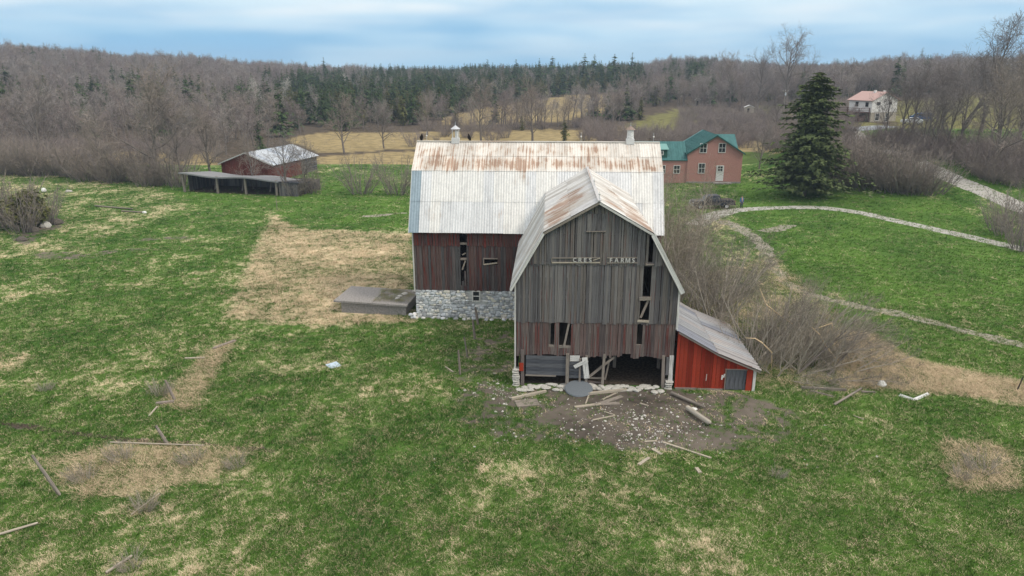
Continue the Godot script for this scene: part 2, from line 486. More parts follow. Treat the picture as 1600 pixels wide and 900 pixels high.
func make_ground() -> void:
	var xs := []
	var x := GX0
	while x < GX1 + 0.01:
		xs.append(x); x += 1.5
	var st := 2.0
	x = GX0
	while x > -1700.0:
		x -= st; st = minf(st * 1.12, 60.0); xs.push_front(x)
	st = 2.0
	x = GX1
	while x < 1700.0:
		x += st; st = minf(st * 1.12, 60.0); xs.append(x)
	var zs := []
	var z := GZ1
	while z > GZ0 + 0.01:
		zs.append(z); z -= 1.55
	z = GZ0
	zs.append(z)
	st = 2.0
	while z > -1900.0:
		z -= st; st = minf(st * 1.03, 40.0); zs.append(z)
	st = 4.0
	z = GZ1
	while z < 500.0:
		z += st; st *= 1.5; zs.push_front(z)
	var polys := []
	for f in FIELDS:
		var pl := PackedVector2Array()
		for p in f[1]: pl.append(Vector2(p[0], p[1]))
		polys.append(pl)
	var near := MB.new()
	var far := MB.new()
	var hh := {}
	var nx := xs.size()
	var nz := zs.size()
	var pos := PackedVector3Array()
	var nor := PackedVector3Array()
	for j in nz:
		for i in nx:
			pos.append(Vector3(xs[i], hgt(xs[i], zs[j]), zs[j]))
	for j in nz:
		for i in nx:
			var a := pos[j * nx + mini(i + 1, nx - 1)] - pos[j * nx + maxi(i - 1, 0)]
			var b := pos[maxi(j - 1, 0) * nx + i] - pos[mini(j + 1, nz - 1) * nx + i]
			nor.append(b.cross(a).normalized())
	var wob := noise(0.06, 77, 3)
	for w in 2:
		var m := near if w == 0 else far
		var at := {}
		for j in nz - 1:
			for i in nx - 1:
				var inside: bool = xs[i] >= GX0 - 0.01 and xs[i + 1] <= GX1 + 1.6 and zs[j + 1] >= GZ0 - 0.01 and zs[j] <= GZ1 + 0.01
				if inside != (w == 0): continue
				var q := []
				for c in [j * nx + i, j * nx + i + 1, (j + 1) * nx + i + 1, (j + 1) * nx + i]:
					if not at.has(c):
						at[c] = m.v.size()
						var p := pos[c]
						m.v.append(p); m.n.append(nor[c])
						m.t.append(Vector2((p.x - GX0) / (GX1 - GX0), (p.z - GZ0) / (GZ1 - GZ0)))
						if w == 1:
							var col := Color(0.125, 0.10, 0.075)
							var px := seen_at(p) + Vector2(wob.get_noise_2d(p.x, p.z) * 9.0, wob.get_noise_2d(p.z, p.x) * 4.0)
							for f in polys.size():
								if Geometry2D.is_point_in_polygon(px, polys[f]):
									col = [Color(0.36, 0.285, 0.15), Color(0.10, 0.15, 0.04), Color(0.21, 0.2, 0.085)][FIELDS[f][0]]
							if p.z > -60.0: col = Color(0.1, 0.14, 0.04)
							m.c.append(col)
						else:
							m.c.append(Color(1, 1, 1))
					q.append(at[c])
				m.i.append_array([q[0], q[3], q[1], q[1], q[3], q[2]])
	var mesh := near.build()
	var arr := []
	arr.resize(Mesh.ARRAY_MAX)
	arr[Mesh.ARRAY_VERTEX] = far.v; arr[Mesh.ARRAY_NORMAL] = far.n; arr[Mesh.ARRAY_TEX_UV] = far.t; arr[Mesh.ARRAY_COLOR] = far.c; arr[Mesh.ARRAY_INDEX] = far.i
	mesh.add_surface_from_arrays(Mesh.PRIMITIVE_TRIANGLES, arr)
	var nm := mat(Color(1, 1, 1), 1, 0, near_texture(), 0.1)
	mesh.surface_set_material(0, nm)
	var fm := mat(Color(1, 1, 1), 1, 0, mottled(Color(0.6, 0.6, 0.6), Color(1, 1, 1), 99, 0.04), 0.1)
	fm.vertex_color_use_as_albedo = true
	fm.uv1_triplanar = true; fm.uv1_world_triplanar = true; fm.uv1_scale = Vector3.ONE * 0.03
	mesh.surface_set_material(1, fm)
	var o := MeshInstance3D.new()
	o.name = "ground"
	o.mesh = mesh
	o.set_meta("kind", "structure")
	o.set_meta("label", "pasture and lawn with straw patches and far fields")
	add_child(o)

func ribbon(called: String, label: String, pts: Array, widths: Array, m: Material, lift := 0.03, rag := 0.13) -> void:
	var c := Curve3D.new()
	var w := []
	for k in pts.size():
		var p := spot(pts[k][0], pts[k][1])
		c.add_point(Vector3(p.x, widths[k], p.z))
	for k in range(1, pts.size() - 1):
		var d := (c.get_point_position(k + 1) - c.get_point_position(k - 1)) * 0.17
		c.set_point_in(k, -d); c.set_point_out(k, d)
	var b := MB.new()
	var L := c.get_baked_length()
	var steps := int(L / 0.7)
	var wn := noise(0.35, called.hash() % 1000, 3)
	for k in steps + 1:
		var a := c.sample_baked(L * k / steps)
		var e := c.sample_baked(minf(L, L * k / steps + 0.3)) - c.sample_baked(maxf(0, L * k / steps - 0.3))
		e.y = 0
		var s := Vector3(-e.z, 0, e.x).normalized()
		var hw := a.y / 2
		for q in [-1.0, -0.5, 0.0, 0.5, 1.0]:
			var off: float = q * (hw + rag * wn.get_noise_2d(k * 0.7, q * 30.0) * 2.0) if absf(q) > 0.9 else q * hw
			var x := a.x + s.x * off
			var z := a.z + s.z * off
			b.v.append(Vector3(x, hgt(x, z) + lift * (1.0 if absf(q) < 0.9 else -0.2), z)); b.n.append(Vector3.UP); b.t.append(Vector2(x, z) * 0.2)
		if k > 0:
			for q in 4:
				var i0 := (k - 1) * 5 + q
				b.i.append_array([i0, i0 + 5, i0 + 1, i0 + 1, i0 + 5, i0 + 6])
	var o := MeshInstance3D.new()
	o.name = numbered(called)
	o.mesh = b.build()
	o.material_override = m
	metas(o, label, "", "", "structure")
	add_child(o)

# ------------------------------------------------------------------ vegetation meshes
func wander(rng: RandomNumberGenerator, p: Vector3, d: Vector3, length: float, segs: int, bend: float, lift: float) -> PackedVector3Array:
	var out := PackedVector3Array([p])
	var q := d.normalized()
	for k in segs:
		q = (q + Vector3(rng.randf_range(-1, 1), rng.randf_range(-1, 1) + lift, rng.randf_range(-1, 1)) * bend).normalized()
		p += q * length / segs
		out.append(p)
	return out

func taper(r0: float, r1: float, n: int) -> PackedFloat32Array:
	var out := PackedFloat32Array()
	for k in n: out.append(lerpf(r0, r1, float(k) / (n - 1)))
	return out

func at_line(p: PackedVector3Array, f: float) -> Array:
	var k := f * (p.size() - 1)
	var i := mini(int(k), p.size() - 2)
	return [p[i].lerp(p[i + 1], k - i), (p[i + 1] - p[i]).normalized()]

func off_axis(rng: RandomNumberGenerator, d: Vector3, deg: float) -> Vector3:
	var s := d.cross(Vector3(rng.randf_range(-1, 1), rng.randf_range(-1, 1), rng.randf_range(-1, 1)))
	if s.length() < 0.02: s = d.cross(Vector3.RIGHT)
	return d.rotated(s.normalized(), deg_to_rad(deg))

func sliver(b: MB, rng: RandomNumberGenerator, p: Vector3, q: Vector3, w: float) -> void:
	var s := (q - p).cross(Vector3(rng.randf_range(-1, 1), rng.randf_range(-1, 1), rng.randf_range(-1, 1)))
	if s.length() < 1e-4: s = Vector3.RIGHT
	s = s.normalized() * w / 2
	b.tri(p - s, p + s, q)

# one leafless stem with limbs, branches and twigs, grown into t (wood) and c (twigs)
func grow(t: MB, c: MB, rng: RandomNumberGenerator, at: Vector3, up: Vector3, h: float, r: float, limbs: int, start: float, spread: float, reach: float, twig_w: float, twigs: int) -> void:
	var stem := wander(rng, at - Vector3(0, 0.15, 0), up, h * 0.86, 7, 0.1, 0.12)
	t.tube(stem, taper(r, r * 0.14, stem.size()), 6)
	for l in limbs:
		var f := start + (1.0 - start) * pow((l + rng.randf()) / limbs, 0.9)
		var a := at_line(stem, minf(f, 0.99))
		var d := off_axis(rng, a[1], rng.randf_range(spread * 0.6, spread * 1.25) * (1.15 - 0.5 * f))
		if d.y < 0.0: d.y = -d.y * 0.4
		var ln := h * (reach - reach * 0.55 * f) * rng.randf_range(0.7, 1.2)
		var limb := wander(rng, a[0], d, ln, 5, 0.2, 0.36)
		t.tube(limb, taper(r * (0.5 - 0.34 * f), r * 0.06, limb.size()), 4)
		for b in 8:
			var g := 0.15 + 0.85 * (b + rng.randf()) / 8.0
			var a2 := at_line(limb, minf(g, 0.99))
			var br := wander(rng, a2[0], off_axis(rng, a2[1], rng.randf_range(25, 65)), ln * (0.6 - 0.25 * g) * rng.randf_range(0.7, 1.2), 3, 0.2, 0.25)
			c.tube(br, taper(r * 0.075, r * 0.022, br.size()), 3)
			for e in twigs:
				var a3 := at_line(br, 0.1 + 0.89 * (e + rng.randf()) / twigs)
				var tip: Vector3 = a3[0] + off_axis(rng, a3[1], rng.randf_range(20, 65)) * ln * 0.26 * rng.randf_range(0.6, 1.3) + Vector3(0, 0.08, 0)
				sliver(c, rng, a3[0], tip, twig_w)
				for w in 2:
					var m: Vector3 = a3[0].lerp(tip, rng.randf_range(0.3, 0.8))
					sliver(c, rng, m, m + off_axis(rng, (tip - a3[0]).normalized(), rng.randf_range(20, 50)) * ln * 0.14 * rng.randf_range(0.6, 1.3), twig_w * 0.8)

# a leafless tree h metres tall: [trunk with limbs, branches and twigs]
func bare_tree(s: int, h: float, r: float, limbs: int, start: float, spread: float, twig_w: float, twigs := 7, lean := 0.0, reach := 0.5) -> Array:
	var rng := RandomNumberGenerator.new()
	rng.seed = s
	var t := MB.new()
	var c := MB.new()
	grow(t, c, rng, Vector3.ZERO, Vector3(lean, 1, lean * 0.3), h, r, limbs, start, spread, reach, twig_w, twigs)
	return [t.build(), c.build()]

# several leaning stems from one root: [stems, twigs]
func copse(s: int, h: float, rad: float, n: int, r: float, twig_w: float, lean: Vector3, tilt: float) -> Array:
	var rng := RandomNumberGenerator.new()
	rng.seed = s
	var t := MB.new()
	var c := MB.new()
	for k in n:
		var an := TAU * (k + rng.randf() * 0.8) / n
		var o := Vector3(cos(an), 0, sin(an))
		var hh := h * rng.randf_range(0.55, 1.1)
		grow(t, c, rng, o * rad * rng.randf_range(0.1, 1.0), (Vector3.UP + o * tilt * rng.randf_range(0.2, 1.3) + lean).normalized(), hh, r * rng.randf_range(0.6, 1.3), 7, 0.12, 38.0, 0.55, twig_w, 5)
	for v in t.v.size(): t.v[v].y = maxf(t.v[v].y, -0.15)
	for v in c.v.size(): c.v[v].y = maxf(c.v[v].y, 0.03)
	return [t.build(), c.build()]

# a leafless thicket of many stems from one root: [stems, twigs]
func thicket(s: int, h: float, rad: float, stems: int, twig_w: float, lean := Vector3.ZERO, subs := 12, arch := 0.0) -> Array:
	var rng := RandomNumberGenerator.new()
	rng.seed = s
	var t := MB.new()
	var c := MB.new()
	for k in stems:
		var an := rng.randf() * TAU
		var ro := rad * sqrt(rng.randf())
		var p := Vector3(cos(an) * ro * 0.6, -0.12, sin(an) * ro * 0.6)
		var d := Vector3(cos(an) * rng.randf_range(0.05, 0.75), 1, sin(an) * rng.randf_range(0.05, 0.75)) + lean
		var ln := h * rng.randf_range(0.5, 1.08)
		var stem := wander(rng, p, d, ln, 5, 0.13, 0.1 - arch)
		for q in stem.size():
			if q > 0 and stem[q].y < 0.15: stem[q].y = 0.15 + rng.randf() * 0.2
		var r := (0.0075 * ln + 0.008) * rng.randf_range(0.6, 1.4)
		t.tube(stem, taper(r, r * 0.3, stem.size()), 3)
		for b in subs:
			var g := 0.12 + 0.87 * (b + rng.randf()) / subs
			var a := at_line(stem, minf(g, 0.99))
			var dd := off_axis(rng, a[1], rng.randf_range(18, 55))
			var l2 := ln * 0.34 * rng.randf_range(0.5, 1.2) * (1.1 - 0.5 * g)
			var m: Vector3 = a[0] + dd * l2 * 0.5
			var e: Vector3 = m + (dd + Vector3(rng.randf_range(-0.3, 0.3), 0.2 - arch, rng.randf_range(-0.3, 0.3))).normalized() * l2 * 0.5
			sliver(c, rng, a[0], m + (m - a[0]) * 0.3, twig_w * 1.4)
			sliver(c, rng, m, e, twig_w)
			for w in 5:
				var o: Vector3 = a[0].lerp(e, rng.randf_range(0.2, 0.95))
				sliver(c, rng, o, o + off_axis(rng, dd, rng.randf_range(15, 50)) * l2 * rng.randf_range(0.25, 0.55), twig_w * 0.8)
	return [t.build(), c.build()]

# a needle tree: [trunk, crown]
func needle_tree(s: int, h: float, wide: float, whorls: int, arms: int, sprays: int, skirt: float, power := 0.8, ragged := 0.25, droop := 0.25) -> Array:
	var rng := RandomNumberGenerator.new()
	rng.seed = s
	var t := MB.new()
	var c := MB.new()
	var stem := wander(rng, Vector3(0, -0.15, 0), Vector3.UP, h * 0.97, 6, 0.015, 0.05)
	t.tube(stem, taper(h * 0.016, 0.02, stem.size()), 6)
	for w in whorls:
		var f := (w + rng.randf() * 0.7) / whorls
		var y := skirt + (h - skirt) * f
		var rr := wide * pow(1.0 - f, power) * rng.randf_range(1.0 - ragged, 1.0 + ragged * 0.6) + 0.12
		var a0 := rng.randf() * TAU
		for k in arms:
			var base: Vector3 = at_line(stem, clampf((y + rng.randf_range(-0.5, 0.5) * (h - skirt) / whorls * 1.6) / (h * 0.97), 0.02, 0.99))[0]
			var an := a0 + TAU * (k + rng.randf() * 0.7) / arms
			var rl := rr * rng.randf_range(1.0 - ragged, 1.0 + ragged * 0.4) * (0.88 + 0.2 * sin(2.0 * an + y * 0.55 + s) + 0.12 * sin(5.0 * an - y * 1.3))
			var out := Vector3(cos(an), 0, sin(an))
			var side := Vector3(-sin(an), 0, cos(an))
			if sprays > 2: t.tube(PackedVector3Array([base, base + out * rl * 0.8 - Vector3(0, droop * rl * 0.5, 0)]), PackedFloat32Array([0.03, 0.01]), 3)
			for q in sprays:
				var u := (q + 0.35 + rng.randf() * 0.5) / sprays
				var dy := -droop * rl * u * u * 1.3 + 0.18 * rl * u * u * u
				var o := base + out * rl * u + Vector3(0, dy, 0) + side * rng.randf_range(-0.14, 0.14) * rl
				var sz := rl * (0.34 + 0.28 * (1.0 - u)) * (1.5 if sprays < 3 else 0.8) * rng.randf_range(0.7, 1.3)
				sz = clampf(sz, 0.18, 0.75 if sprays > 2 else 3.0)
				for e in (3 if sprays > 2 else 2):
					var dd := (out * rng.randf_range(0.5, 1.0) + side * rng.randf_range(-0.9, 0.9) + Vector3(0, rng.randf_range(-0.9, 0.35), 0)).normalized()
					var ss := dd.cross(Vector3(rng.randf_range(-0.5, 0.5), 1, rng.randf_range(-0.5, 0.5))).normalized()
					c.tri(o - dd * sz * 0.35 - ss * sz * 0.34, o - dd * sz * 0.2 + ss * sz * 0.34, o + dd * sz * 0.75)
	return [t.build(), c.build()]

func put_tree(protos: Array, k: int, called: String, label: String, at: Vector3, h: float, turn: float, group := "", tm: Material = null, cm: Material = null, wide := 1.0) -> Node3D:
	var p: Array = protos[k % protos.size()]       # [trunk mesh, crown mesh, height]
	var o := thing(called, label, "shrub" if called.contains("shrub") or called.contains("thicket") else "tree", at, turn, group)
	o.scale = Vector3(wide, 1, wide) * (h / p[2])
	part("trunk" if not (called.contains("shrub") or called.contains("thicket")) else "stems", p[0], tm if tm else M.bark, o)
	part("crown" if not (called.contains("shrub") or called.contains("thicket")) else "twigs", p[1], cm if cm else M.twig, o)
	return o

func scatter(called: String, label: String, mesh: Mesh, m: Material, xf: Array, cols := PackedColorArray()) -> void:
	var mm := MultiMesh.new()
	mm.transform_format = MultiMesh.TRANSFORM_3D
	mm.use_colors = cols.size() > 0
	mm.mesh = mesh
	mm.instance_count = xf.size()
	for k in xf.size():
		mm.set_instance_transform(k, xf[k])
		if mm.use_colors: mm.set_instance_color(k, cols[k])
	var o := MultiMeshInstance3D.new()
	o.name = numbered(called)
	o.multimesh = mm
	o.material_override = m
	metas(o, label, "", "", "stuff")
	add_child(o)

func turned(p: Vector3, a: float, s: Vector3) -> Transform3D:
	return Transform3D(Basis(Vector3.UP, a) * Basis.from_scale(s), p)

# ------------------------------------------------------------------ building pieces
func shape_board(x0: float, x1: float, y0l: float, y0r: float, y1l: float, y1r: float, th: float) -> ArrayMesh:
	var b := MB.new()
	var f := [Vector3(x0, y0l, th / 2), Vector3(x1, y0r, th / 2), Vector3(x1, y1r, th / 2), Vector3(x0, y1l, th / 2)]
	var k := []
	for p in f: k.append(p - Vector3(0, 0, th))
	b.quad(f[0], f[1], f[2], f[3], Vector2(0, y0l * 0.4), Vector2(1, y1l * 0.4))
	b.quad(k[1], k[0], k[3], k[2], Vector2(0, y0l * 0.4), Vector2(1, y1l * 0.4))
	b.quad(f[1], k[1], k[2], f[2]); b.quad(k[0], f[0], f[3], k[3])
	b.quad(f[3], f[2], k[2], k[3]); b.quad(k[0], k[1], f[1], f[0])
	return b.build()

# a row of upright boards in the plane z of parent; top(x) and bottom(x) give their ends; holes are [x0, x1, y0, y1]
func boarding(parent: Node, x: Transform3D, x0: float, x1: float, bottom: Callable, top: Callable, mats: Array, s: int, wide := 0.19, holes := [], th := 0.026, rag := 0.05, called := "wall_board") -> void:
	var rng := RandomNumberGenerator.new()
	rng.seed = s
	var a := x0
	while a < x1 - 0.02:
		var w := wide * rng.randf_range(0.75, 1.3)
		var b := minf(a + w, x1)
		if x1 - b < wide * 0.5: b = x1
		var lo: float = bottom.call((a + b) / 2) - rag * rng.randf() * rng.randf() * 3.0
		var tl: float = top.call(a + 0.004)
		var tr: float = top.call(b - 0.004)
		var m: Material = mats[rng.randi() % mats.size()]
		var off := rng.randf_range(-0.006, 0.008)
		var pieces := [[lo, tl, tr]]
		for h in holes:
			if (a + b) / 2 > h[0] and (a + b) / 2 < h[1]:
				var out := []
				for p in pieces:
					var hi: float = maxf(p[1], p[2])
					if h[3] <= p[0] or h[2] >= hi:
						out.append(p); continue
					if h[2] - p[0] > 0.12: out.append([p[0], h[2], h[2]])
					if hi - h[3] > 0.12: out.append([h[3], p[1], p[2]])
				pieces = out
		for p in pieces:
			if minf(p[1], p[2]) - p[0] < 0.05: continue
			var o := part(called, shape_board(a + 0.006, b - 0.006, p[0], p[0], p[1], p[2], th), m, parent, x)
			o.transform = x * Transform3D(Basis(Vector3(0, 0, 1), rng.randf_range(-0.0025, 0.0025)), Vector3(0, 0, off))
		a = b

# one corrugated sheet: o is its lower left corner, u runs along the eave, v up the slope
func roof_sheet(parent: Node, o: Vector3, u: Vector3, v: Vector3, w: float, l: float, uv0: Vector2, uv1: Vector2, m: Material, rng: RandomNumberGenerator, pitch := 0.2, deep := 0.014) -> void:
	var b := MB.new()
	var nn := u.cross(v).normalized()
	var waves := maxi(1, int(round(w / pitch)))
	var n := waves * 4
	var lift := rng.randf_range(0.0, 0.012)
	for k in n + 1:
		var f := float(k) / n
		var a := TAU * f * waves
		var off := nn * deep * cos(a)
		var sl := (u * (sin(a) * deep * TAU / (w / waves)) + nn).normalized()
		b.v.append(o + u * w * f + off + nn * (0.012 + lift)); b.n.append(sl); b.t.append(Vector2(lerpf(uv0.x, uv1.x, f), 1.0 - uv0.y))
		b.v.append(o + u * w * f + v * l + off); b.n.append(sl); b.t.append(Vector2(lerpf(uv0.x, uv1.x, f), 1.0 - uv1.y))
		if k > 0:
			var i := (k - 1) * 2
			b.i.append_array([i, i + 1, i + 2, i + 1, i + 3, i + 2])
	part("roof_sheet", b.build(), m, parent)

func roofed(parent: Node, o: Vector3, u: Vector3, v: Vector3, length: float, slope: float, cols: int, rows: int, va: float, vb: float, mats: Array, s: int, odd := {}) -> void:
	var rng := RandomNumberGenerator.new()
	rng.seed = s
	var w := length / cols
	var l := slope / rows
	for r in rows:
		for c in cols:
			var m: Material = mats[rng.randi() % mats.size()]
			if odd.has(Vector2i(c, r)): m = odd[Vector2i(c, r)]
			var sag := rng.randf_range(-0.015, 0.012)
			roof_sheet(parent, o + u * w * c + v * (l * r + sag) + u.cross(v) * 0.03 * 0.0, u, v, w * 1.0, l + 0.06, Vector2(float(c) / cols, lerpf(va, vb, float(r) / rows)), Vector2(float(c + 1) / cols, lerpf(va, vb, float(r + 1) / rows)), m, rng)

func tinted(tex: Texture2D, tints: Array, rough := 0.6, metal := 0.15) -> Array:
	var out := []
	for t in tints: out.append(mat(t, rough, metal, tex, 0.4))
	return out

func window(parent: Node, c: Vector3, w: float, h: float, frame: Material, bars := 1, pane: Material = null, called := "window") -> MeshInstance3D:
	var b := MB.new()
	var e := minf(0.09, w * 0.14)
	b.box(Vector3(-w / 2, -h / 2, -0.03), Vector3(-w / 2 + e, h / 2, 0.05))
	b.box(Vector3(w / 2 - e, -h / 2, -0.03), Vector3(w / 2, h / 2, 0.05))
	b.box(Vector3(-w / 2 + e, h / 2 - e, -0.03), Vector3(w / 2 - e, h / 2, 0.048))
	b.box(Vector3(-w / 2 + e, -h / 2, -0.03), Vector3(w / 2 - e, -h / 2 + e, 0.07))
	if bars > 0: b.box(Vector3(-w / 2 + e, -e * 0.35, -0.02), Vector3(w / 2 - e, e * 0.35, 0.04))
	if bars > 1: b.box(Vector3(-e * 0.25, -h / 2 + e, -0.02), Vector3(e * 0.25, h / 2 - e, 0.035))
	var o := part(called, b.build(), frame, parent, Transform3D(Basis(), c))
	var p := MB.new()
	p.box(Vector3(-w / 2 + e * 0.5, -h / 2 + e * 0.5, -0.025), Vector3(w / 2 - e * 0.5, h / 2 - e * 0.5, -0.005))
	part("pane", p.build(), pane if pane else M.glass, o)
	return o

func rubble(rng: RandomNumberGenerator, sz: Vector3) -> ArrayMesh:
	# a block with knocked corners: a jittered 3 x 3 face on a box
	var b := MB.new()
	var h := sz / 2
	var g := []
	for j in 3:
		for i in 3:
			var x := (i - 1) * h.x
			var y := (j - 1) * h.y
			var edge := 1.0 if i != 1 else 0.0
			edge += 1.0 if j != 1 else 0.0
			var k := 1.0 - 0.14 * (1.0 if edge > 1.5 else 0.0)
			g.append(Vector3(x * k * rng.randf_range(0.88, 1.0), y * k * rng.randf_range(0.85, 1.0), h.z * (1.0 - 0.28 * edge * rng.randf_range(0.3, 1.0))))
	for j in 2:
		for i in 2:
			var a: Vector3 = g[j * 3 + i]
			b.quad(a, g[j * 3 + i + 1], g[j * 3 + i + 4], g[j * 3 + i + 3])
	var rim := [0, 1, 2, 5, 8, 7, 6, 3]
	for k in 8:
		var a: Vector3 = g[rim[k]]
		var c: Vector3 = g[rim[(k + 1) % 8]]
		b.quad(Vector3(a.x * 1.03, a.y * 1.03, -h.z), Vector3(c.x * 1.03, c.y * 1.03, -h.z), c, a)
	return b.build()

func boulder(rng: RandomNumberGenerator, sz: Vector3) -> ArrayMesh:
	var b := MB.new()
	var n := 7
	var rings := []
	for j in 4:
		var f := [-0.6, -0.1, 0.55, 0.92][j] as float
		var rr := [0.8, 1.0, 0.8, 0.35][j] as float
		var r := []
		for i in n:
			var a := TAU * i / n + j * 0.2
			r.append(Vector3(cos(a) * rr * rng.randf_range(0.8, 1.1), f * rng.randf_range(0.85, 1.1), sin(a) * rr * rng.randf_range(0.8, 1.1)) * sz / 2)
		rings.append(r)
	for j in 3:
		for i in n:
			var a: Vector3 = rings[j][i]
			b.quad(rings[j][(i + 1) % n], a, rings[j + 1][i], rings[j + 1][(i + 1) % n])
	for i in n:
		b.tri(rings[3][(i + 1) % n], rings[3][i], Vector3(0, sz.y * 0.5, 0))
	return b.build()

# ------------------------------------------------------------------ the barn behind
const MAIN_AT := Vector3(-7.65, 0, -54.1)
const WING_AT := Vector3(0.25, 0, -41.3)
const YAW := -3.0

func main_top(z: float) -> float:        # underside of the roof over depth z (0 front, -9.6 back)
	var d := absf(z + 4.8)
	return 13.4 - 1.98 * d / 2.85 if d < 2.85 else 11.42 - 4.42 * (d - 2.85) / 2.35

func make_barn() -> void:
	var t := thing("barn", "long gambrel barn with rusty white metal roof and dark red boards on a stone base", "barn", MAIN_AT, YAW)
	var L := 19.0
	# stone base: the long front is laid stone by stone
	pbox("stone_wall_core", t, Vector3(0.06, -0.5, -0.55), Vector3(L - 0.06, 2.3, -0.085), M.mortar)
	pbox("stone_wall_core", t, Vector3(0.0, -0.5, -9.6), Vector3(0.5, 2.3, -0.56), M.mortar)
	pbox("stone_wall_core", t, Vector3(L - 0.5, -0.5, -9.6), Vector3(L, 2.3, -0.56), M.mortar)
	pbox("stone_wall_core", t, Vector3(0.51, -0.5, -9.6), Vector3(L - 0.51, 2.3, -9.1), M.mortar)
	var rng := RandomNumberGenerator.new()
	rng.seed = 3
	var y := -0.2
	var count := 0
	while y < 2.3:
		var rowh := rng.randf_range(0.13, 0.24)
		if y + rowh > 2.24: rowh = 2.32 - y
		var x := 0.0
		while x < 8.2:
			var w := rng.randf_range(0.2, 0.55)
			if rng.randf() < 0.2: w *= 0.6
			var hh := rowh * rng.randf_range(0.8, 1.5)
			if not (x + w > 4.42 and x < 5.22 and y + hh > 1.33):
				var o := part("stone", rubble(rng, Vector3(w + 0.01, hh, 0.2)), M.stone[rng.randi() % 5], t, Transform3D(Basis(Vector3(0, 0, 1), rng.randf_range(-0.12, 0.12)), Vector3(x + w / 2, minf(y + hh / 2 + rng.randf_range(-0.05, 0.04), 2.32 - hh / 2), -0.06 + rng.randf_range(-0.035, 0.035))))
				count += 1
			x += w
		y += rowh
	# a loose buttress of stones at the corner
	for k in 7:
		part("stone", boulder(rng, Vector3(0.5, 0.3, 0.4) * rng.randf_range(0.6, 1.1)), M.stone[k % 5], t, Transform3D(Basis(Vector3.UP, rng.randf() * 6), Vector3(-0.25 + rng.randf_range(-0.35, 0.3), 0.05 + 0.13 * (k % 3), 0.15 + rng.randf_range(-0.2, 0.3))))
	for k in 16:
		part("stone", boulder(rng, Vector3(0.45, 0.26, 0.34) * rng.randf_range(0.6, 1.2)), M.stone[k % 5], t, Transform3D(Basis(Vector3.UP, rng.randf() * 6), Vector3(rng.randf_range(0.3, 8.0), 0.04, 0.16 + rng.randf_range(0.0, 0.3))))
	# window in the stone
	var win := window(t, Vector3(4.82, 1.85, -0.05), 0.66, 0.92, M.white_paint, 1)
	win.set_meta("label", "small white framed window of two panes in the stone base")
	# front boards in two tiers
	var slit := [3.66, 4.1, 2.9, 7.6]
	boarding(t, Transform3D(Basis(), Vector3(0, 0, -0.02)), 0.02, 8.4, func(_x): return 2.34, func(_x): return 6.03, M.dark, 31, 0.2, [[3.7, 4.12, 2.75, 6.1], [5.46, 6.5, 4.45, 4.93]])
	boarding(t, Transform3D(Basis(), Vector3(0, 0, 0.012)), 0.0, 8.4, func(_x): return 5.96, func(_x): return 7.55, M.darkred, 32, 0.2, [slit])
	boarding(t, Transform3D(Basis(), Vector3(0, 0, -0.02)), 8.4, L, func(_x): return 2.34, func(_x): return 7.5, M.dark, 33, 0.5)
	# broken pieces in the slit and the little opening
	beam("frame_rail", t, Vector3(3.6, 6.1, -0.1), Vector3(4.2, 6.1, -0.1), 0.16, 0.14, M.timber)
	beam("frame_rail", t, Vector3(3.6, 4.85, -0.1), Vector3(4.2, 4.9, -0.1), 0.16, 0.14, M.timber)
	beam("broken_board", t, Vector3(3.76, 4.0, -0.04), Vector3(4.02, 4.75, -0.04), 0.12, 0.03, M.timber)
	beam("broken_board", t, Vector3(4.0, 2.4, -0.03), Vector3(3.98, 3.9, -0.03), 0.13, 0.03, M.dark[1])
	beam("broken_board", t, Vector3(3.78, 5.2, -0.05), Vector3(4.05, 5.35, -0.05), 0.1, 0.03, M.old_board)
	beam("broken_board", t, Vector3(3.82, 2.35, 0.0), Vector3(3.8, 3.1, -0.02), 0.16, 0.03, M.dark[3])
	beam("opening_frame", t, Vector3(5.42, 4.95, 0.02), Vector3(6.55, 4.95, 0.02), 0.09, 0.06, M.timber)
	beam("opening_frame", t, Vector3(5.45, 4.42, 0.02), Vector3(5.45, 4.9, 0.02), 0.08, 0.06, M.timber)
	beam("fallen_rail", t, Vector3(5.45, 4.46, 0.045), Vector3(6.52, 4.62, 0.045), 0.1, 0.05, M.pale_board)
	beam("corner_board", t, Vector3(-0.05, 2.2, 0.0), Vector3(-0.05, 7.3, 0.0), 0.1, 0.1, M.flaky)
	beam("eave_board", t, Vector3(-0.1, 7.22, 0.2), Vector3(9.5, 7.22, 0.2), 0.16, 0.05, M.timber)
	# the ends and the back
	var side := Basis(Vector3.UP, -PI / 2)
	boarding(t, Transform3D(Basis(Vector3.UP, -PI / 2), Vector3(0.03, 0, 0)), -9.6, 0.0, func(_x): return 2.34, func(q): return main_top(q) - 0.02, M.dark, 34, 0.24)
	boarding(t, Transform3D(Basis(Vector3.UP, -PI / 2), Vector3(L - 0.03, 0, 0)), -9.6, 0.0, func(_x): return 2.34, func(q): return main_top(q) - 0.02, M.dark, 35, 0.3)
	pbox("back_wall", t, Vector3(0.05, 2.31, -9.6), Vector3(L - 0.05, 7.6, -9.56), M.dark[0])
	pbox("loft_floor", t, Vector3(0.1, 2.32, -9.5), Vector3(L - 0.1, 2.45, -0.1), M.old_board)
	for k in 5:
		beam("post", t, Vector3(0.4 + k * 4.4, 2.45, -0.6), Vector3(0.4 + k * 4.4, 9.0 if k > 9 else 7.4, -0.6), 0.22, 0.22, M.timber)
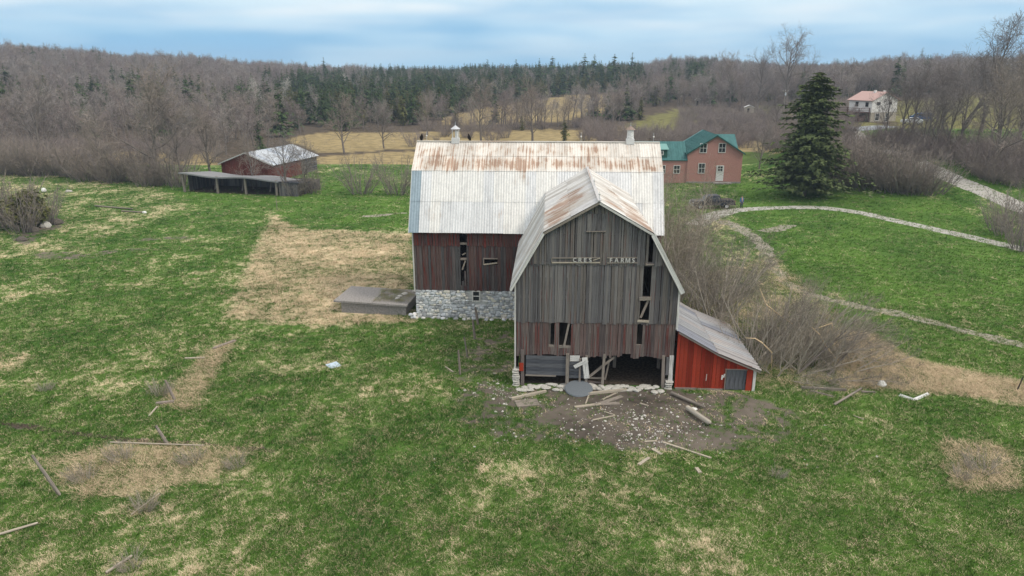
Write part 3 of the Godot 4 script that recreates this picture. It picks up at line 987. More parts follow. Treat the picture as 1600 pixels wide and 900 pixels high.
	# roof
	var blots := [[0.08, 0.78, 0.0585, 0.115, 0.75], [0.13, 0.66, 0.0585, 0.103, 0.61], [0.16, 0.67, 0.039, 0.103, 0.75], [0.25, 0.66, 0.078, 0.092, 0.55], [0.31, 0.66, 0.039, 0.092, 0.48], [0.385, 0.68, 0.0585, 0.115, 0.61], [0.43, 0.67, 0.0234, 0.115, 1.02], [0.455, 0.66, 0.0195, 0.103, 1.02], [0.49, 0.7, 0.039, 0.092, 0.41], [0.03, 0.63, 0.0585, 0.057, 0.61], [0.74, 0.84, 0.0488, 0.138, 0.61], [0.88, 0.68, 0.078, 0.115, 0.58], [0.62, 0.68, 0.117, 0.069, 0.41], [0.95, 0.64, 0.0585, 0.069, 0.48], [0.3, 0.87, 0.39, 0.115, 0.2], [0.6, 0.87, 0.39, 0.115, 0.24], [0.36, 0.15, 0.0292, 0.161, 0.37], [0.44, 0.5, 0.039, 0.115, 0.27], [0.1, 0.18, 0.0585, 0.184, 0.27], [0.63, 0.3, 0.0585, 0.23, 0.2], [0.15, 0.68, 0.312, 0.086, 0.29], [0.42, 0.68, 0.312, 0.086, 0.27], [0.7, 0.67, 0.273, 0.081, 0.24], [0.9, 0.67, 0.195, 0.086, 0.24], [0.5, 0.9, 0.975, 0.069, 0.11], [0.06, 0.85, 0.117, 0.115, 0.27], [0.3, 0.7, 0.4, 0.12, 0.34], [0.75, 0.7, 0.35, 0.12, 0.32], [0.5, 0.88, 0.6, 0.1, 0.2]]
	var tex := roofing(1024, 384, blots, Color(0.745, 0.74, 0.72), 0.32, 7, 0.16)
	var up_tex := tinted(tex, [Color(0.97, 0.95, 0.93), Color(0.92, 0.9, 0.88), Color(1, 0.98, 0.96)])
	var lo_tex := tinted(tex, [Color(1, 1, 1), Color(0.97, 0.98, 1), Color(0.94, 0.95, 0.97), Color(1, 1, 1)])
	var blue := mat(Color(0.66, 0.74, 0.8), 0.6, 0.15, tex, 0.4)
	var X := Vector3.RIGHT
	var lowv := Vector3(0, 4.42, -2.35).normalized()
	var upv := Vector3(0, 1.98, -2.85).normalized()
	var ls := 5.006
	var us := 3.47
	roofed(t, Vector3(-0.3, 7.03, 0.4), X, lowv, L + 0.5, ls, 24, 2, 0.0, 0.58, lo_tex, 51, {Vector2i(0, 0): blue, Vector2i(0, 1): blue})
	roofed(t, Vector3(-0.3, 11.44, -1.93), X, upv, L + 0.5, us, 24, 2, 0.58, 1.0, up_tex, 52)
	roofed(t, Vector3(L + 0.2, 7.03, -10.0), -X, Vector3(0, 4.42, 2.35).normalized(), L + 0.5, ls, 12, 1, 0.0, 0.58, lo_tex, 53)
	roofed(t, Vector3(L + 0.2, 11.44, -7.67), -X, Vector3(0, 1.98, 2.85).normalized(), L + 0.5, us, 12, 1, 0.58, 1.0, up_tex, 54)
	beam("ridge_cap", t, Vector3(-0.3, 13.45, -4.8), Vector3(L + 0.2, 13.45, -4.8), 0.07, 0.26, up_tex[0], Vector3(0, 0, 1))
	for q in [[-0.28, 0], [L + 0.18, 0]]:
		for zz in [1, -1]:
			var a := Vector3(q[0], 6.95, -4.8 + zz * 5.2)
			var b := Vector3(q[0], 11.36, -4.8 + zz * 2.85)
			var c := Vector3(q[0], 13.34, -4.8)
			beam("rake_board", t, a, b, 0.16, 0.03, M.white_paint, X)
			beam("rake_board", t, b, c, 0.16, 0.03, M.white_paint, X)
	# ventilators, lightning rods
	ventilator(t, Vector3(2.85, 13.42, -4.8), false)
	ventilator(t, Vector3(16.85, 13.42, -4.8), true)
	for x in [0.5, 12.95, 18.7]:
		var r := part("lightning_rod", cyl(0.014, 0.014, 0.75), M.tin, t, Transform3D(Basis(), Vector3(x, 13.82, -4.8)))
		part("glass_ball", ball(0.07), M.white_paint, r, Transform3D(Basis(), Vector3(0, 0.05, 0)))

func cyl(r0: float, r1: float, h: float, sides := 10) -> CylinderMesh:
	var c := CylinderMesh.new()
	c.bottom_radius = r0; c.top_radius = r1; c.height = h; c.radial_segments = sides; c.rings = 1
	return c

func ball(r: float) -> SphereMesh:
	var c := SphereMesh.new()
	c.radius = r; c.height = r * 2; c.radial_segments = 10; c.rings = 6
	return c

func ventilator(t: Node, at: Vector3, round_: bool) -> void:
	var v := part("roof_ventilator", null, null, t, Transform3D(Basis(), at))
	var b := MB.new()
	b.bx(Transform3D(Basis(), Vector3(0, 0.08, 0)), Vector3(0.62, 0.42, 0.55))
	v.mesh = b.build(); v.material_override = M.tin_white
	if round_:
		part("drum", cyl(0.28, 0.25, 0.75, 14), M.tin_white, v, Transform3D(Basis(), Vector3(0, 0.66, 0)))
	else:
		part("drum", cyl(0.13, 0.12, 0.6, 12), M.tin_white, v, Transform3D(Basis(), Vector3(0.08, 0.58, 0)))
		for q in [[-0.24, -0.2], [0.26, -0.2], [-0.24, 0.2], [0.26, 0.2]]:
			part("strut", cyl(0.018, 0.018, 0.7, 6), M.tin_white, v, Transform3D(Basis(), Vector3(q[0], 0.6, q[1])))
	part("cap", cyl(0.4, 0.04, 0.28, 14), M.tin if not round_ else M.rusty, v, Transform3D(Basis(), Vector3(0, 1.14, 0)))
	part("finial", cyl(0.035, 0.008, 0.36, 6), M.tin, v, Transform3D(Basis(), Vector3(0, 1.42, 0)))

func bird(at: Vector3, turn: float, label: String) -> void:
	var t := thing("bird", label, "bird", at, turn)
	var b := MB.new()
	b.tube(PackedVector3Array([Vector3(0, 0.04, -0.12), Vector3(0, 0.12, -0.05), Vector3(0, 0.24, 0), Vector3(0, 0.36, 0.02), Vector3(0, 0.43, 0.04), Vector3(0, 0.48, 0.05), Vector3(0, 0.53, 0.06), Vector3(0, 0.55, 0.07)]), PackedFloat32Array([0.04, 0.09, 0.12, 0.11, 0.06, 0.045, 0.045, 0.02]), 8)
	part("body", b.build(), M.feather, t)
	var w := MB.new()
	for s in [-1, 1]:
		w.tube(PackedVector3Array([Vector3(0.09 * s, 0.38, 0), Vector3(0.12 * s, 0.25, -0.04), Vector3(0.07 * s, 0.08, -0.1), Vector3(0.03 * s, -0.02, -0.13)]), PackedFloat32Array([0.03, 0.05, 0.035, 0.01]), 5)
	part("folded_wings", w.build(), M.feather, t)
	part("beak", cyl(0.018, 0.003, 0.07, 5), M.iron, t, Transform3D(Basis(Vector3.RIGHT, PI / 2), Vector3(0, 0.52, 0.12)))
	for s in [-1, 1]:
		part("leg", cyl(0.012, 0.012, 0.14, 5), M.iron, t, Transform3D(Basis(), Vector3(0.04 * s, 0.05, 0)))

# ------------------------------------------------------------------ the wing in front
func wing_top(x: float) -> float:
	var d := absf(x - 4.8)
	return 11.72 - 1.84 * d / 3.2 if d < 3.2 else 9.88 - 3.55 * (d - 3.2) / 1.95

func make_wing() -> void:
	var t := thing("barn_wing", "tall grey board gambrel barn end with broken lower bays and rust streaked roof", "barn", WING_AT, YAW)
	var W := 9.7
	var D := 12.7
	var gaps := [[7.72, 8.06, 8.1, 10.3], [7.6, 8.06, 5.95, 7.86], [7.42, 8.0, 4.36, 5.72]]
	boarding(t, Transform3D(Basis(), Vector3(0, 0, 0)), 0.02, W, func(_x): return 2.12, func(_x): return 4.34, M.mixed, 61, 0.17, [[2.02, 2.34, 2.6, 4.2], [2.76, 3.3, 2.55, 4.4], [7.42, 7.74, 2.85, 4.32], [6.6, 7.1, 1.9, 2.25]], 0.026, 0.1)
	boarding(t, Transform3D(Basis(), Vector3(0, 0, 0.034)), 0.0, W, func(_x): return 4.25, func(x): return minf(8.02, wing_top(x) - 0.05), M.grey, 62, 0.152, gaps)
	boarding(t, Transform3D(Basis(), Vector3(0, 0, 0.07)), 0.75, 8.86, func(_x): return 7.92, func(x): return wing_top(x) - 0.03, M.grey, 63, 0.152, gaps)
	# a hatch of boards high in the gable
	for k in 4:
		beam("hatch_board", t, Vector3(4.28 + k * 0.28, 9.95, 0.105), Vector3(4.28 + k * 0.28, 10.98, 0.105), 0.26, 0.02, M.grey[(k * 5) % 12])
	beam("hatch_ledge", t, Vector3(4.1, 9.93, 0.12), Vector3(5.25, 9.95, 0.12), 0.05, 0.05, M.timber)
	# frame timbers seen through the gaps
	for q in [[4.3, 0.1], [5.82, 0.1], [7.95, 1.0]]:
		var y: float = q[0]
		beam("girt", t, Vector3(q[1], y, -0.14), Vector3(W - q[1], y, -0.14), 0.2, 0.2, M.timber)
	beam("gap_rail", t, Vector3(7.4, 5.82, 0.05), Vector3(8.12, 5.86, 0.05), 0.2, 0.08, M.old_board)
	beam("gap_rail", t, Vector3(7.36, 4.42, 0.05), Vector3(8.06, 4.4, 0.05), 0.13, 0.08, M.pale_board)
	beam("gap_brace", t, Vector3(7.55, 4.6, -0.05), Vector3(7.95, 5.68, -0.05), 0.14, 0.08, M.timber)
	beam("gap_rail", t, Vector3(7.66, 7.98, 0.12), Vector3(8.15, 8.0, 0.12), 0.09, 0.07, M.timber)
	for x in [2.0, 4.9, 7.3]:
		beam("frame_post", t, Vector3(x, 2.2, -0.3), Vector3(x, 8.0, -0.3), 0.24, 0.24, M.timber)
	beam("hanging_board", t, Vector3(2.95, 2.6, 0.05), Vector3(3.24, 4.2, 0.0), 0.12, 0.025, M.old_board)
	beam("sill_rail", t, Vector3(2.0, 2.62, -0.05), Vector3(3.4, 2.58, -0.05), 0.22, 0.1, M.old_board)
	beam("sill_rail", t, Vector3(7.3, 2.75, -0.05), Vector3(7.9, 2.78, -0.05), 0.2, 0.1, M.old_board)
	# the name boards
	var f := Vector3(0, 0, 0.115)
	beam("sign_slat", t, Vector3(2.12, 8.3, 0.115), Vector3(4.98, 8.36, 0.115), 0.06, 0.03, M.old_board)
	beam("sign_slat", t, Vector3(2.12, 8.02, 0.115), Vector3(4.98, 8.06, 0.115), 0.07, 0.03, M.pale_board)
	beam("sign_slat", t, Vector3(2.12, 8.05, 0.115), Vector3(2.12, 8.3, 0.115), 0.05, 0.03, M.old_board)
	beam("sign_slat", t, Vector3(5.38, 8.36, 0.115), Vector3(7.15, 8.4, 0.115), 0.06, 0.03, M.old_board)
	beam("sign_slat", t, Vector3(5.38, 8.05, 0.115), Vector3(7.2, 8.08, 0.115), 0.07, 0.03, M.old_board)
	beam("sign_slat", t, Vector3(4.56, 8.2, 0.14), Vector3(4.97, 8.34, 0.14), 0.04, 0.03, M.pale_board)
	for q in [["CRES", 3.32, 0.31, 8.2], ["FARMS", 5.46, 0.33, 8.22]]:
		var word: String = q[0]
		for k in word.length():
			var tm := TextMesh.new()
			tm.text = word[k]
			tm.font_size = 32
			tm.pixel_size = 0.0115
			tm.depth = 0.05
			var fo := SystemFont.new()
			fo.font_names = PackedStringArray(["Droid Sans"])
			fo.font_weight = 700
			tm.font = fo
			part("letter", tm, M.sign_letter, t, Transform3D(Basis(), Vector3(q[1] + 0.15 + k * q[2], q[3], 0.125)))
	# corners and side walls
	beam("corner_board", t, Vector3(-0.06, 0.1, 0.02), Vector3(-0.05, 6.6, 0.02), 0.09, 0.1, M.flaky)
	beam("corner_board", t, Vector3(W + 0.06, 3.9, 0.02), Vector3(W + 0.06, 6.6, 0.02), 0.12, 0.1, M.flaky)
	boarding(t, Transform3D(Basis(Vector3.UP, -PI / 2), Vector3(0.0, 0, 0)), -D, -0.05, func(_x): return 0.2, func(_x): return 6.9, M.mixed, 64, 0.5)
	boarding(t, Transform3D(Basis(Vector3.UP, -PI / 2), Vector3(W, 0, 0)), -D, -0.05, func(_x): return 0.2, func(_x): return 6.9, M.mixed, 65, 0.5)
	pbox("loft_floor", t, Vector3(0.05, 2.25, -D), Vector3(W - 0.05, 2.4, -0.2), M.old_board)
	pbox("earth_floor", t, Vector3(0.05, -0.3, -D), Vector3(W - 0.05, 0.06, -0.3), M.dirt)
	for z in [-3.0, -6.0, -9.0]:
		for x in [0.4, 3.4, 6.4, 9.3]:
			beam("stall_post", t, Vector3(x, 0.0, z), Vector3(x, 2.25, z), 0.2, 0.2, M.timber)
	# bays at the foot
	var rp := rngs(5)
	for q in [[0.02, 8], [W - 0.2, 4]]:
		for k in q[1]:
			part("pier_stone", rubble(rp, Vector3(0.5, 0.16, 0.5) * Vector3(rp.randf_range(0.75, 1.1), rp.randf_range(0.8, 1.1), 1)), M.rock, t, Transform3D(Basis(Vector3.UP, rp.randf_range(-0.25, 0.25)), Vector3(q[0] + rp.randf_range(-0.05, 0.05), 0.02 + k * 0.15, -0.02 + rp.randf_range(0, 0.06))))
	beam("post", t, Vector3(0.42, 0.0, 0.0), Vector3(0.4, 2.4, 0.0), 0.22, 0.2, M.mixed[2])
	beam("red_patch_board", t, Vector3(0.34, 1.0, 0.13), Vector3(0.34, 1.55, 0.13), 0.26, 0.03, M.red[0])
	beam("post", t, Vector3(W - 0.55, 0.0, 0.0), Vector3(W - 0.62, 2.2, 0.0), 0.18, 0.18, M.timber)
	beam("jamb_board", t, Vector3(W - 0.12, 0.1, 0.03), Vector3(W - 0.12, 2.2, 0.03), 0.26, 0.04, M.flaky)
	beam("jamb_board", t, Vector3(W - 0.34, 0.9, 0.06), Vector3(W - 0.34, 2.1, 0.06), 0.2, 0.03, M.grey[3])
	for k in 5:
		beam("panel_board", t, Vector3(0.62, 0.86 + k * 0.26, 0.03), Vector3(3.12, 0.84 + k * 0.26, 0.03), 0.252, 0.03, M.slate[k % 2])
	beam("panel_ledge", t, Vector3(0.6, 0.7, 0.05), Vector3(2.5, 0.68, 0.05), 0.09, 0.06, M.old_board)
	beam("post", t, Vector3(3.2, 0.0, 0.08), Vector3(3.2, 2.2, 0.08), 0.2, 0.16, M.old_board)
	for k in 3:
		beam("white_siding", t, Vector3(3.34, 2.0 - k * 0.13, 0.02), Vector3(3.95, 2.01 - k * 0.13, 0.02), 0.12, 0.03, M.white_paint)
	for k in 5:
		beam("panel_board", t, Vector3(3.32, 1.52 - k * 0.22, 0.0), Vector3(4.25, 1.54 - k * 0.22, 0.0), 0.2, 0.03, M.slate[k % 2])
	beam("post", t, Vector3(3.98, 0.0, 0.05), Vector3(3.98, 1.9, 0.05), 0.12, 0.12, M.timber)
	beam("post", t, Vector3(4.38, 0.0, 0.05), Vector3(4.38, 2.1, 0.05), 0.16, 0.14, M.old_board)
	beam("leaning_white_board", t, Vector3(4.42, 0.62, 0.16), Vector3(4.24, 2.02, 0.2), 0.34, 0.05, M.white_paint)
	beam("leaning_white_board", t, Vector3(3.62, 1.38, 0.22), Vector3(4.42, 1.86, 0.24), 0.22, 0.05, M.white_paint)
	beam("brace", t, Vector3(4.5, 0.55, -0.1), Vector3(6.1, 1.98, -0.15), 0.14, 0.12, M.old_board)
	beam("post", t, Vector3(5.4, 0.0, 0.0), Vector3(5.46, 2.2, 0.0), 0.16, 0.16, M.old_board)
	beam("brace", t, Vector3(5.6, 0.3, -0.4), Vector3(5.85, 1.8, -0.4), 0.1, 0.08, M.old_board)
	beam("rail", t, Vector3(4.5, 0.5, -0.2), Vector3(5.6, 0.48, -0.2), 0.1, 0.08, M.old_board)
	beam("rail", t, Vector3(4.5, 0.26, -0.15), Vector3(5.5, 0.22, -0.1), 0.12, 0.06, M.mixed[1])
	var rs := rngs(44)
	for k in 56:
		var x := 0.3 + 8.7 * (k + rs.randf()) / 56.0
		part("sill_stone", boulder(rs, Vector3(rs.randf_range(0.25, 0.85), rs.randf_range(0.1, 0.24), rs.randf_range(0.25, 0.65))), M.rock, t, Transform3D(Basis(Vector3.UP, rs.randf_range(-0.9, 0.9)), Vector3(x, 0.03 + rs.randf() * 0.06, 0.2 + rs.randf_range(-0.35, 0.6))))
	# roof
	var left := [[0.82, 0.7, 0.0945, 0.192, 1.15], [0.7, 0.72, 0.081, 0.216, 1.38], [0.62, 0.68, 0.0675, 0.192, 1.26], [0.88, 0.62, 0.108, 0.096, 0.92], [0.52, 0.78, 0.108, 0.144, 0.69], [0.9, 0.3, 0.108, 0.24, 0.46], [0.7, 0.3, 0.135, 0.24, 0.4]]
	var right := [[0.1, 0.66, 0.081, 0.168, 1.15], [0.22, 0.62, 0.1215, 0.12, 1.26], [0.38, 0.66, 0.108, 0.144, 1.03], [0.14, 0.86, 0.081, 0.144, 0.8], [0.5, 0.8, 0.108, 0.12, 0.69], [0.05, 0.57, 0.054, 0.06, 1.15]]
	var tl := tinted(roofing(512, 256, left, Color(0.64, 0.635, 0.62), 0.5, 17, 0.3), [Color(1, 1, 1), Color(0.94, 0.94, 0.95), Color(0.88, 0.87, 0.86)])
	var tr := tinted(roofing(512, 256, right, Color(0.72, 0.705, 0.68), 0.3, 27, 0.34), [Color(1, 1, 1), Color(0.95, 0.94, 0.93), Color(0.9, 0.89, 0.88)])
	var len := 15.5
	var lv := Vector3(1.95, 3.55, 0).normalized()
	var uvv := Vector3(3.2, 1.84, 0).normalized()
	var Z := Vector3(0, 0, 1)
	# left slopes: u runs to the front, so the outer side faces left
	roofed(t, Vector3(4.8 - 5.15, 6.36, -len + 0.4), Z, lv, len, 4.05, 19, 1, 0.0, 0.52, tl, 71)
	roofed(t, Vector3(4.8 - 3.2, 9.91, -len + 0.4), Z, uvv, len, 3.69, 19, 2, 0.52, 1.0, tl, 72)
	roofed(t, Vector3(4.8 + 5.15, 6.36, 0.4), -Z, Vector3(-1.95, 3.55, 0).normalized(), len, 4.05, 19, 1, 0.0, 0.52, tr, 73)
	roofed(t, Vector3(4.8 + 3.2, 9.91, 0.4), -Z, Vector3(-3.2, 1.84, 0).normalized(), len, 3.69, 19, 2, 0.52, 1.0, tr, 74)
	beam("ridge_cap", t, Vector3(4.8, 11.8, -14.6), Vector3(4.8, 11.8, 0.42), 0.2, 0.05, tl[1], Vector3.UP)
	for s in [-1, 1]:
		var a := Vector3(4.8 + 5.12 * s, 6.3, 0.36)
		var b := Vector3(4.8 + 3.18 * s, 9.82, 0.36)
		var c := Vector3(4.8, 11.66, 0.36)
		beam("rake_board", t, a, b, 0.13 if s < 0 else 0.26, 0.04, M.white_paint)
		beam("rake_board", t, b, c, 0.13, 0.04, M.old_board if s < 0 else M.flaky)
	for z in [0.2, -5.0]:
		var r := part("lightning_rod", cyl(0.014, 0.014, 0.5), M.tin, t, Transform3D(Basis(), Vector3(4.8, 12.05, z)))
		part("glass_ball", ball(0.07), M.white_paint, r, Transform3D(Basis(), Vector3(0, 0.1, 0)))

func rngs(s: int) -> RandomNumberGenerator:
	var r := RandomNumberGenerator.new()
	r.seed = s
	return r

func make_lean_to() -> void:
	var b := Basis(Vector3.UP, deg_to_rad(YAW))
	var t := thing("lean_to_shed", "bright red lean-to shed with grey door and low metal roof against the barn", "shed", WING_AT + b * Vector3(9.85, 0, 0.12), YAW)
	var W := 4.85
	var top := func(x): return 3.78 - 2.25 * (x / 4.85) - 0.16 * sin(PI * x / 4.85)
	boarding(t, Transform3D(), 0.0, 3.1, func(_x): return 0.12, top, M.red, 81, 0.2, [], 0.026, 0.02)
	boarding(t, Transform3D(), 3.1, 4.62, func(_x): return 1.42, top, M.red, 82, 0.2, [], 0.026, 0.0)
	boarding(t, Transform3D(), 4.34, 4.72, func(_x): return 0.0, func(_x): return 1.44, M.red, 83, 0.3, [], 0.026, 0.0)
	boarding(t, Transform3D(Basis(), Vector3(0, 0, -0.03)), 3.12, 4.32, func(_x): return 0.06, func(_x): return 1.38, M.slate, 84, 0.24, [], 0.026, 0.02, "door_board")
	beam("door_frame", t, Vector3(3.02, 1.42, 0.03), Vector3(4.38, 1.4, 0.03), 0.05, 0.05, M.timber)
	beam("door_frame", t, Vector3(3.06, 0.0, 0.03), Vector3(3.06, 1.4, 0.03), 0.05, 0.05, M.timber)
	beam("corner_board", t, Vector3(4.82, 0.0, 0.02), Vector3(4.82, 1.5, 0.02), 0.16, 0.07, M.white_paint)
	beam("peeling_strip", t, Vector3(2.85, 0.72, 0.03), Vector3(2.87, 1.02, 0.03), 0.09, 0.015, M.white_paint)
	beam("peeling_strip", t, Vector3(2.95, 0.86, 0.03), Vector3(3.0, 1.1, 0.03), 0.08, 0.015, M.white_paint)
	beam("peeling_strip", t, Vector3(1.9, 0.62, 0.03), Vector3(1.91, 1.06, 0.03), 0.03, 0.015, M.white_paint)
	beam("sill_beam", t, Vector3(0.05, 0.05, 0.0), Vector3(1.35, 0.05, 0.0), 0.16, 0.12, M.old_board)
	beam("sill_beam", t, Vector3(1.42, 0.03, 0.0), Vector3(2.95, 0.02, 0.0), 0.16, 0.12, M.old_board)
	boarding(t, Transform3D(Basis(Vector3.UP, -PI / 2), Vector3(W, 0, 0)), -8.0, -0.05, func(_x): return 0.0, func(_x): return 1.5, M.grey, 85, 0.3)
	boarding(t, Transform3D(Basis(), Vector3(0, 0, -8.0)), 0.0, W, func(_x): return 0.0, top, M.red, 86, 0.3)
	var tex := roofing(512, 256, [[0.3, 0.4, 0.1, 0.2, 0.5], [0.7, 0.7, 0.1, 0.2, 0.45]], Color(0.30, 0.305, 0.32), 1.0, 37, 0.05)
	var mats := tinted(tex, [Color(1, 1, 1), Color(0.85, 0.86, 0.9), Color(0.93, 0.93, 0.93), Color(1.0, 0.97, 0.95)])
	var rr := rngs(87)
	# sheets lie from the wall down, kinked where the roof has sagged
	var n := 10
	var wd := 8.5 / n
	for k in n:
		for h in 2:
			var xa := 2.5 if h == 1 else 5.2
			var xb := -0.05 if h == 1 else 2.55
			var ya: float = 2.44 if h == 1 else 1.36
			var yb: float = 3.9 if h == 1 else 2.47
			var o := Vector3(xa, ya + rr.randf_range(-0.02, 0.02), 0.3 - k * wd)
			var v := Vector3(xb - xa, yb - ya, 0)
			roof_sheet(t, o, Vector3(0, 0, -1), v.normalized(), wd, v.length() + 0.05, Vector2(float(k) / n, h * 0.5), Vector2(float(k + 1) / n, h * 0.5 + 0.5), mats[rr.randi() % 4], rr, 0.34, 0.05)
	beam("rake_board", t, Vector3(0.0, 3.82, 0.24), Vector3(2.55, 2.38, 0.24), 0.1, 0.04, M.timber)
	beam("rake_board", t, Vector3(2.55, 2.38, 0.24), Vector3(5.1, 1.33, 0.24), 0.1, 0.04, M.timber)

# ------------------------------------------------------------------ other buildings
func slab_roof(called: String, parent: Node, a: Vector3, b: Vector3, c: Vector3, d: Vector3, th: float, m: Material) -> MeshInstance3D:
	# a,b along the eave, c,d along the ridge (counter-clockwise from outside)
	var q := MB.new()
	var n := (b - a).cross(d - a).normalized() * th
	q.quad(a, b, c, d, Vector2(0, 0), Vector2((b - a).length() * 0.5, (d - a).length() * 0.5))
	q.quad(b - n, a - n, d - n, c - n)
	q.quad(a - n, b - n, b, a); q.quad(b - n, c - n, c, b); q.quad(c - n, d - n, d, c); q.quad(d - n, a - n, a, d)
	return part(called, q.build(), m, parent)

func gable_block(w: float, d: float, h: float, rise: float) -> ArrayMesh:
	# walls of a house, gables towards +z and -z; x 0..w, z 0..-d
	var q := MB.new()
	var A := Vector3(0, -0.6, 0)
	var B := Vector3(w, -0.6, 0)
	var C := Vector3(w, h, 0)
	var E := Vector3(w / 2, h + rise, 0)
	var F := Vector3(0, h, 0)
	var k := Vector3(0, 0, -d)
	q.quad(A, B, C, F, Vector2(0, 0), Vector2(w, h)); q.tri(F, C, E)
	q.quad(B + k, A + k, F + k, C + k, Vector2(0, 0), Vector2(w, h)); q.tri(C + k, F + k, E + k)
	q.quad(A + k, A, F, F + k, Vector2(0, 0), Vector2(d, h)); q.quad(B, B + k, C + k, C, Vector2(0, 0), Vector2(d, h))
	return q.build()

func make_brick_house() -> void:
	var at := spot(1072, 286)
	var t := thing("brick_house", "two storey red brick farmhouse with green metal roof and dormer", "house", at, -2.0)
	var brick := mat(Color(1, 1, 1), 0.95, 0, mottled(Color(0.27, 0.11, 0.092), Color(0.5, 0.3, 0.265), 201, 0.12), 0.15)
	brick.uv1_triplanar = true; brick.uv1_scale = Vector3.ONE * 0.5
	var green := mat(Color(1, 1, 1), 0.5, 0.1, mottled(Color(0.03, 0.115, 0.115), Color(0.06, 0.18, 0.18), 202, 0.02), 0.4)
	green.uv1_triplanar = true; green.uv1_scale = Vector3.ONE * 0.2
	var green_dark := mat(lin(0.03, 0.09, 0.075), 0.6)
	var W := 9.4
	var D := 11.5
	var H := 5.25
	var R := 2.95
	part("wall", gable_block(W, D, H, R), brick, t)
	# front gable roof with standing seams
	var e := 0.35
	var lo := H - e * R / (W / 2)
	slab_roof("roof", t, Vector3(-e, lo + 0.1, -D), Vector3(-e, lo + 0.1, e), Vector3(W / 2, H + R + 0.1, e), Vector3(W / 2, H + R + 0.1, -D), 0.09, green)
	slab_roof("roof", t, Vector3(W + e, lo + 0.1, e), Vector3(W + e, lo + 0.1, -D), Vector3(W / 2, H + R + 0.1, -D), Vector3(W / 2, H + R + 0.1, e), 0.09, green)
	for s in [-1, 1]:
		beam("barge_board", t, Vector3(W / 2 + s * (W / 2 + e), lo - 0.02, e + 0.03), Vector3(W / 2, H + R - 0.02, e + 0.03), 0.16, 0.04, green_dark)
	# cross wing behind, ridge from left to right
	var cw := 7.0
	var c0 := -3.6
	var top2 := H + R - 0.35
	part("wall", gable_block(cw, 4.4, H - 0.1, R - 0.5), brick, t, Transform3D(Basis(Vector3.UP, -PI / 2), Vector3(4.9, 0, c0 - cw)))
	slab_roof("roof", t, Vector3(4.75, H - 0.15, c0 + 0.3), Vector3(9.6, H - 0.15, c0 + 0.3), Vector3(9.6, top2, c0 - cw / 2), Vector3(4.75, top2, c0 - cw / 2), 0.09, green)
	slab_roof("roof", t, Vector3(9.6, H - 0.15, c0 - cw - 0.3), Vector3(4.75, H - 0.15, c0 - cw - 0.3), Vector3(4.75, top2, c0 - cw / 2), Vector3(9.6, top2, c0 - cw / 2), 0.09, green)
	# lower wing to the left with its front flush
	part("wall", gable_block(7.0, 9.0, 4.1, 2.6), brick, t, Transform3D(Basis(Vector3.UP, -PI / 2), Vector3(-9.0, 0, -7.2)))
	slab_roof("roof", t, Vector3(-9.3, 3.95, 0.05), Vector3(0.0, 3.95, 0.05), Vector3(0.0, 6.85, -3.7), Vector3(-9.3, 6.85, -3.7), 0.09, green)
	slab_roof("roof", t, Vector3(0.0, 3.95, -7.45), Vector3(-9.3, 3.95, -7.45), Vector3(-9.3, 6.85, -3.7), Vector3(0.0, 6.85, -3.7), 0.09, green)
	# roof seams
	var seam := MB.new()
	for k in 27:
		var z := e - 0.05 - k * 0.42
		for s in [-1, 1]:
			seam.bx(bar(Vector3(W / 2 + s * (W / 2 + e), lo + 0.13, z), Vector3(W / 2, H + R + 0.13, z)), Vector3(0.04, ((Vector3(W / 2 + e, lo, 0)) - Vector3(0, H + R, 0)).length(), 0.04))
	for k in 21:
		seam.bx(bar(Vector3(-9.1 + k * 0.43, 3.98, 0.03), Vector3(-9.1 + k * 0.43, 6.88, -3.68)), Vector3(0.04, 4.72, 0.04))
	part("roof_seams", seam.build(), green, t)
	# dormer
	var dm := part("dormer", ubox, green_dark, t, Transform3D(Basis.from_scale(Vector3(2.4, 1.5, 1.8)), Vector3(-4.7, 5.05, -1.35)))
	slab_roof("dormer_roof", t, Vector3(-6.1, 5.78, -0.2), Vector3(-3.3, 5.78, -0.2), Vector3(-3.3, 6.5, -2.9), Vector3(-6.1, 6.5, -2.9), 0.08, M.green_pale)
	window(t, Vector3(-4.6, 5.15, -0.42), 0.9, 0.7, M.trim, 1)
	# windows and door of the front
	window(t, Vector3(2.55, 6.05, 0.02), 1.25, 1.65, M.trim, 2)
	window(t, Vector3(5.75, 6.1, 0.02), 1.25, 1.65, M.trim, 2)
	window(t, Vector3(2.5, 2.6, 0.02), 1.2, 1.8, M.trim, 2)
	window(t, Vector3(-1.75, 2.35, -0.18), 1.15, 1.45, M.trim, 2)
	window(t, Vector3(-4.3, 2.35, -0.18), 1.15, 1.45, M.trim, 2)
	window(t, Vector3(-7.0, 2.35, -0.18), 1.15, 1.45, M.trim, 2)
	var door := part("door", ubox, M.trim, t, Transform3D(Basis.from_scale(Vector3(1.3, 2.7, 0.08)), Vector3(5.7, 1.75, 0.04)))
	window(t, Vector3(5.7, 2.55, 0.1), 1.0, 1.0, M.trim, 2, null, "door_light")
	pbox("foundation", t, Vector3(-0.03, -0.5, -D), Vector3(W + 0.03, 0.28, 0.05), M.concrete)
	pbox("door_step", t, Vector3(4.6, -0.2, 0.06), Vector3(7.6, 0.2, 1.2), M.concrete)

func bar(a: Vector3, b: Vector3) -> Transform3D:
	var x := along(a, b, 1, 1)
	return Transform3D(Basis(x.basis.x.normalized(), x.basis.y.normalized(), x.basis.z.normalized()), x.origin)

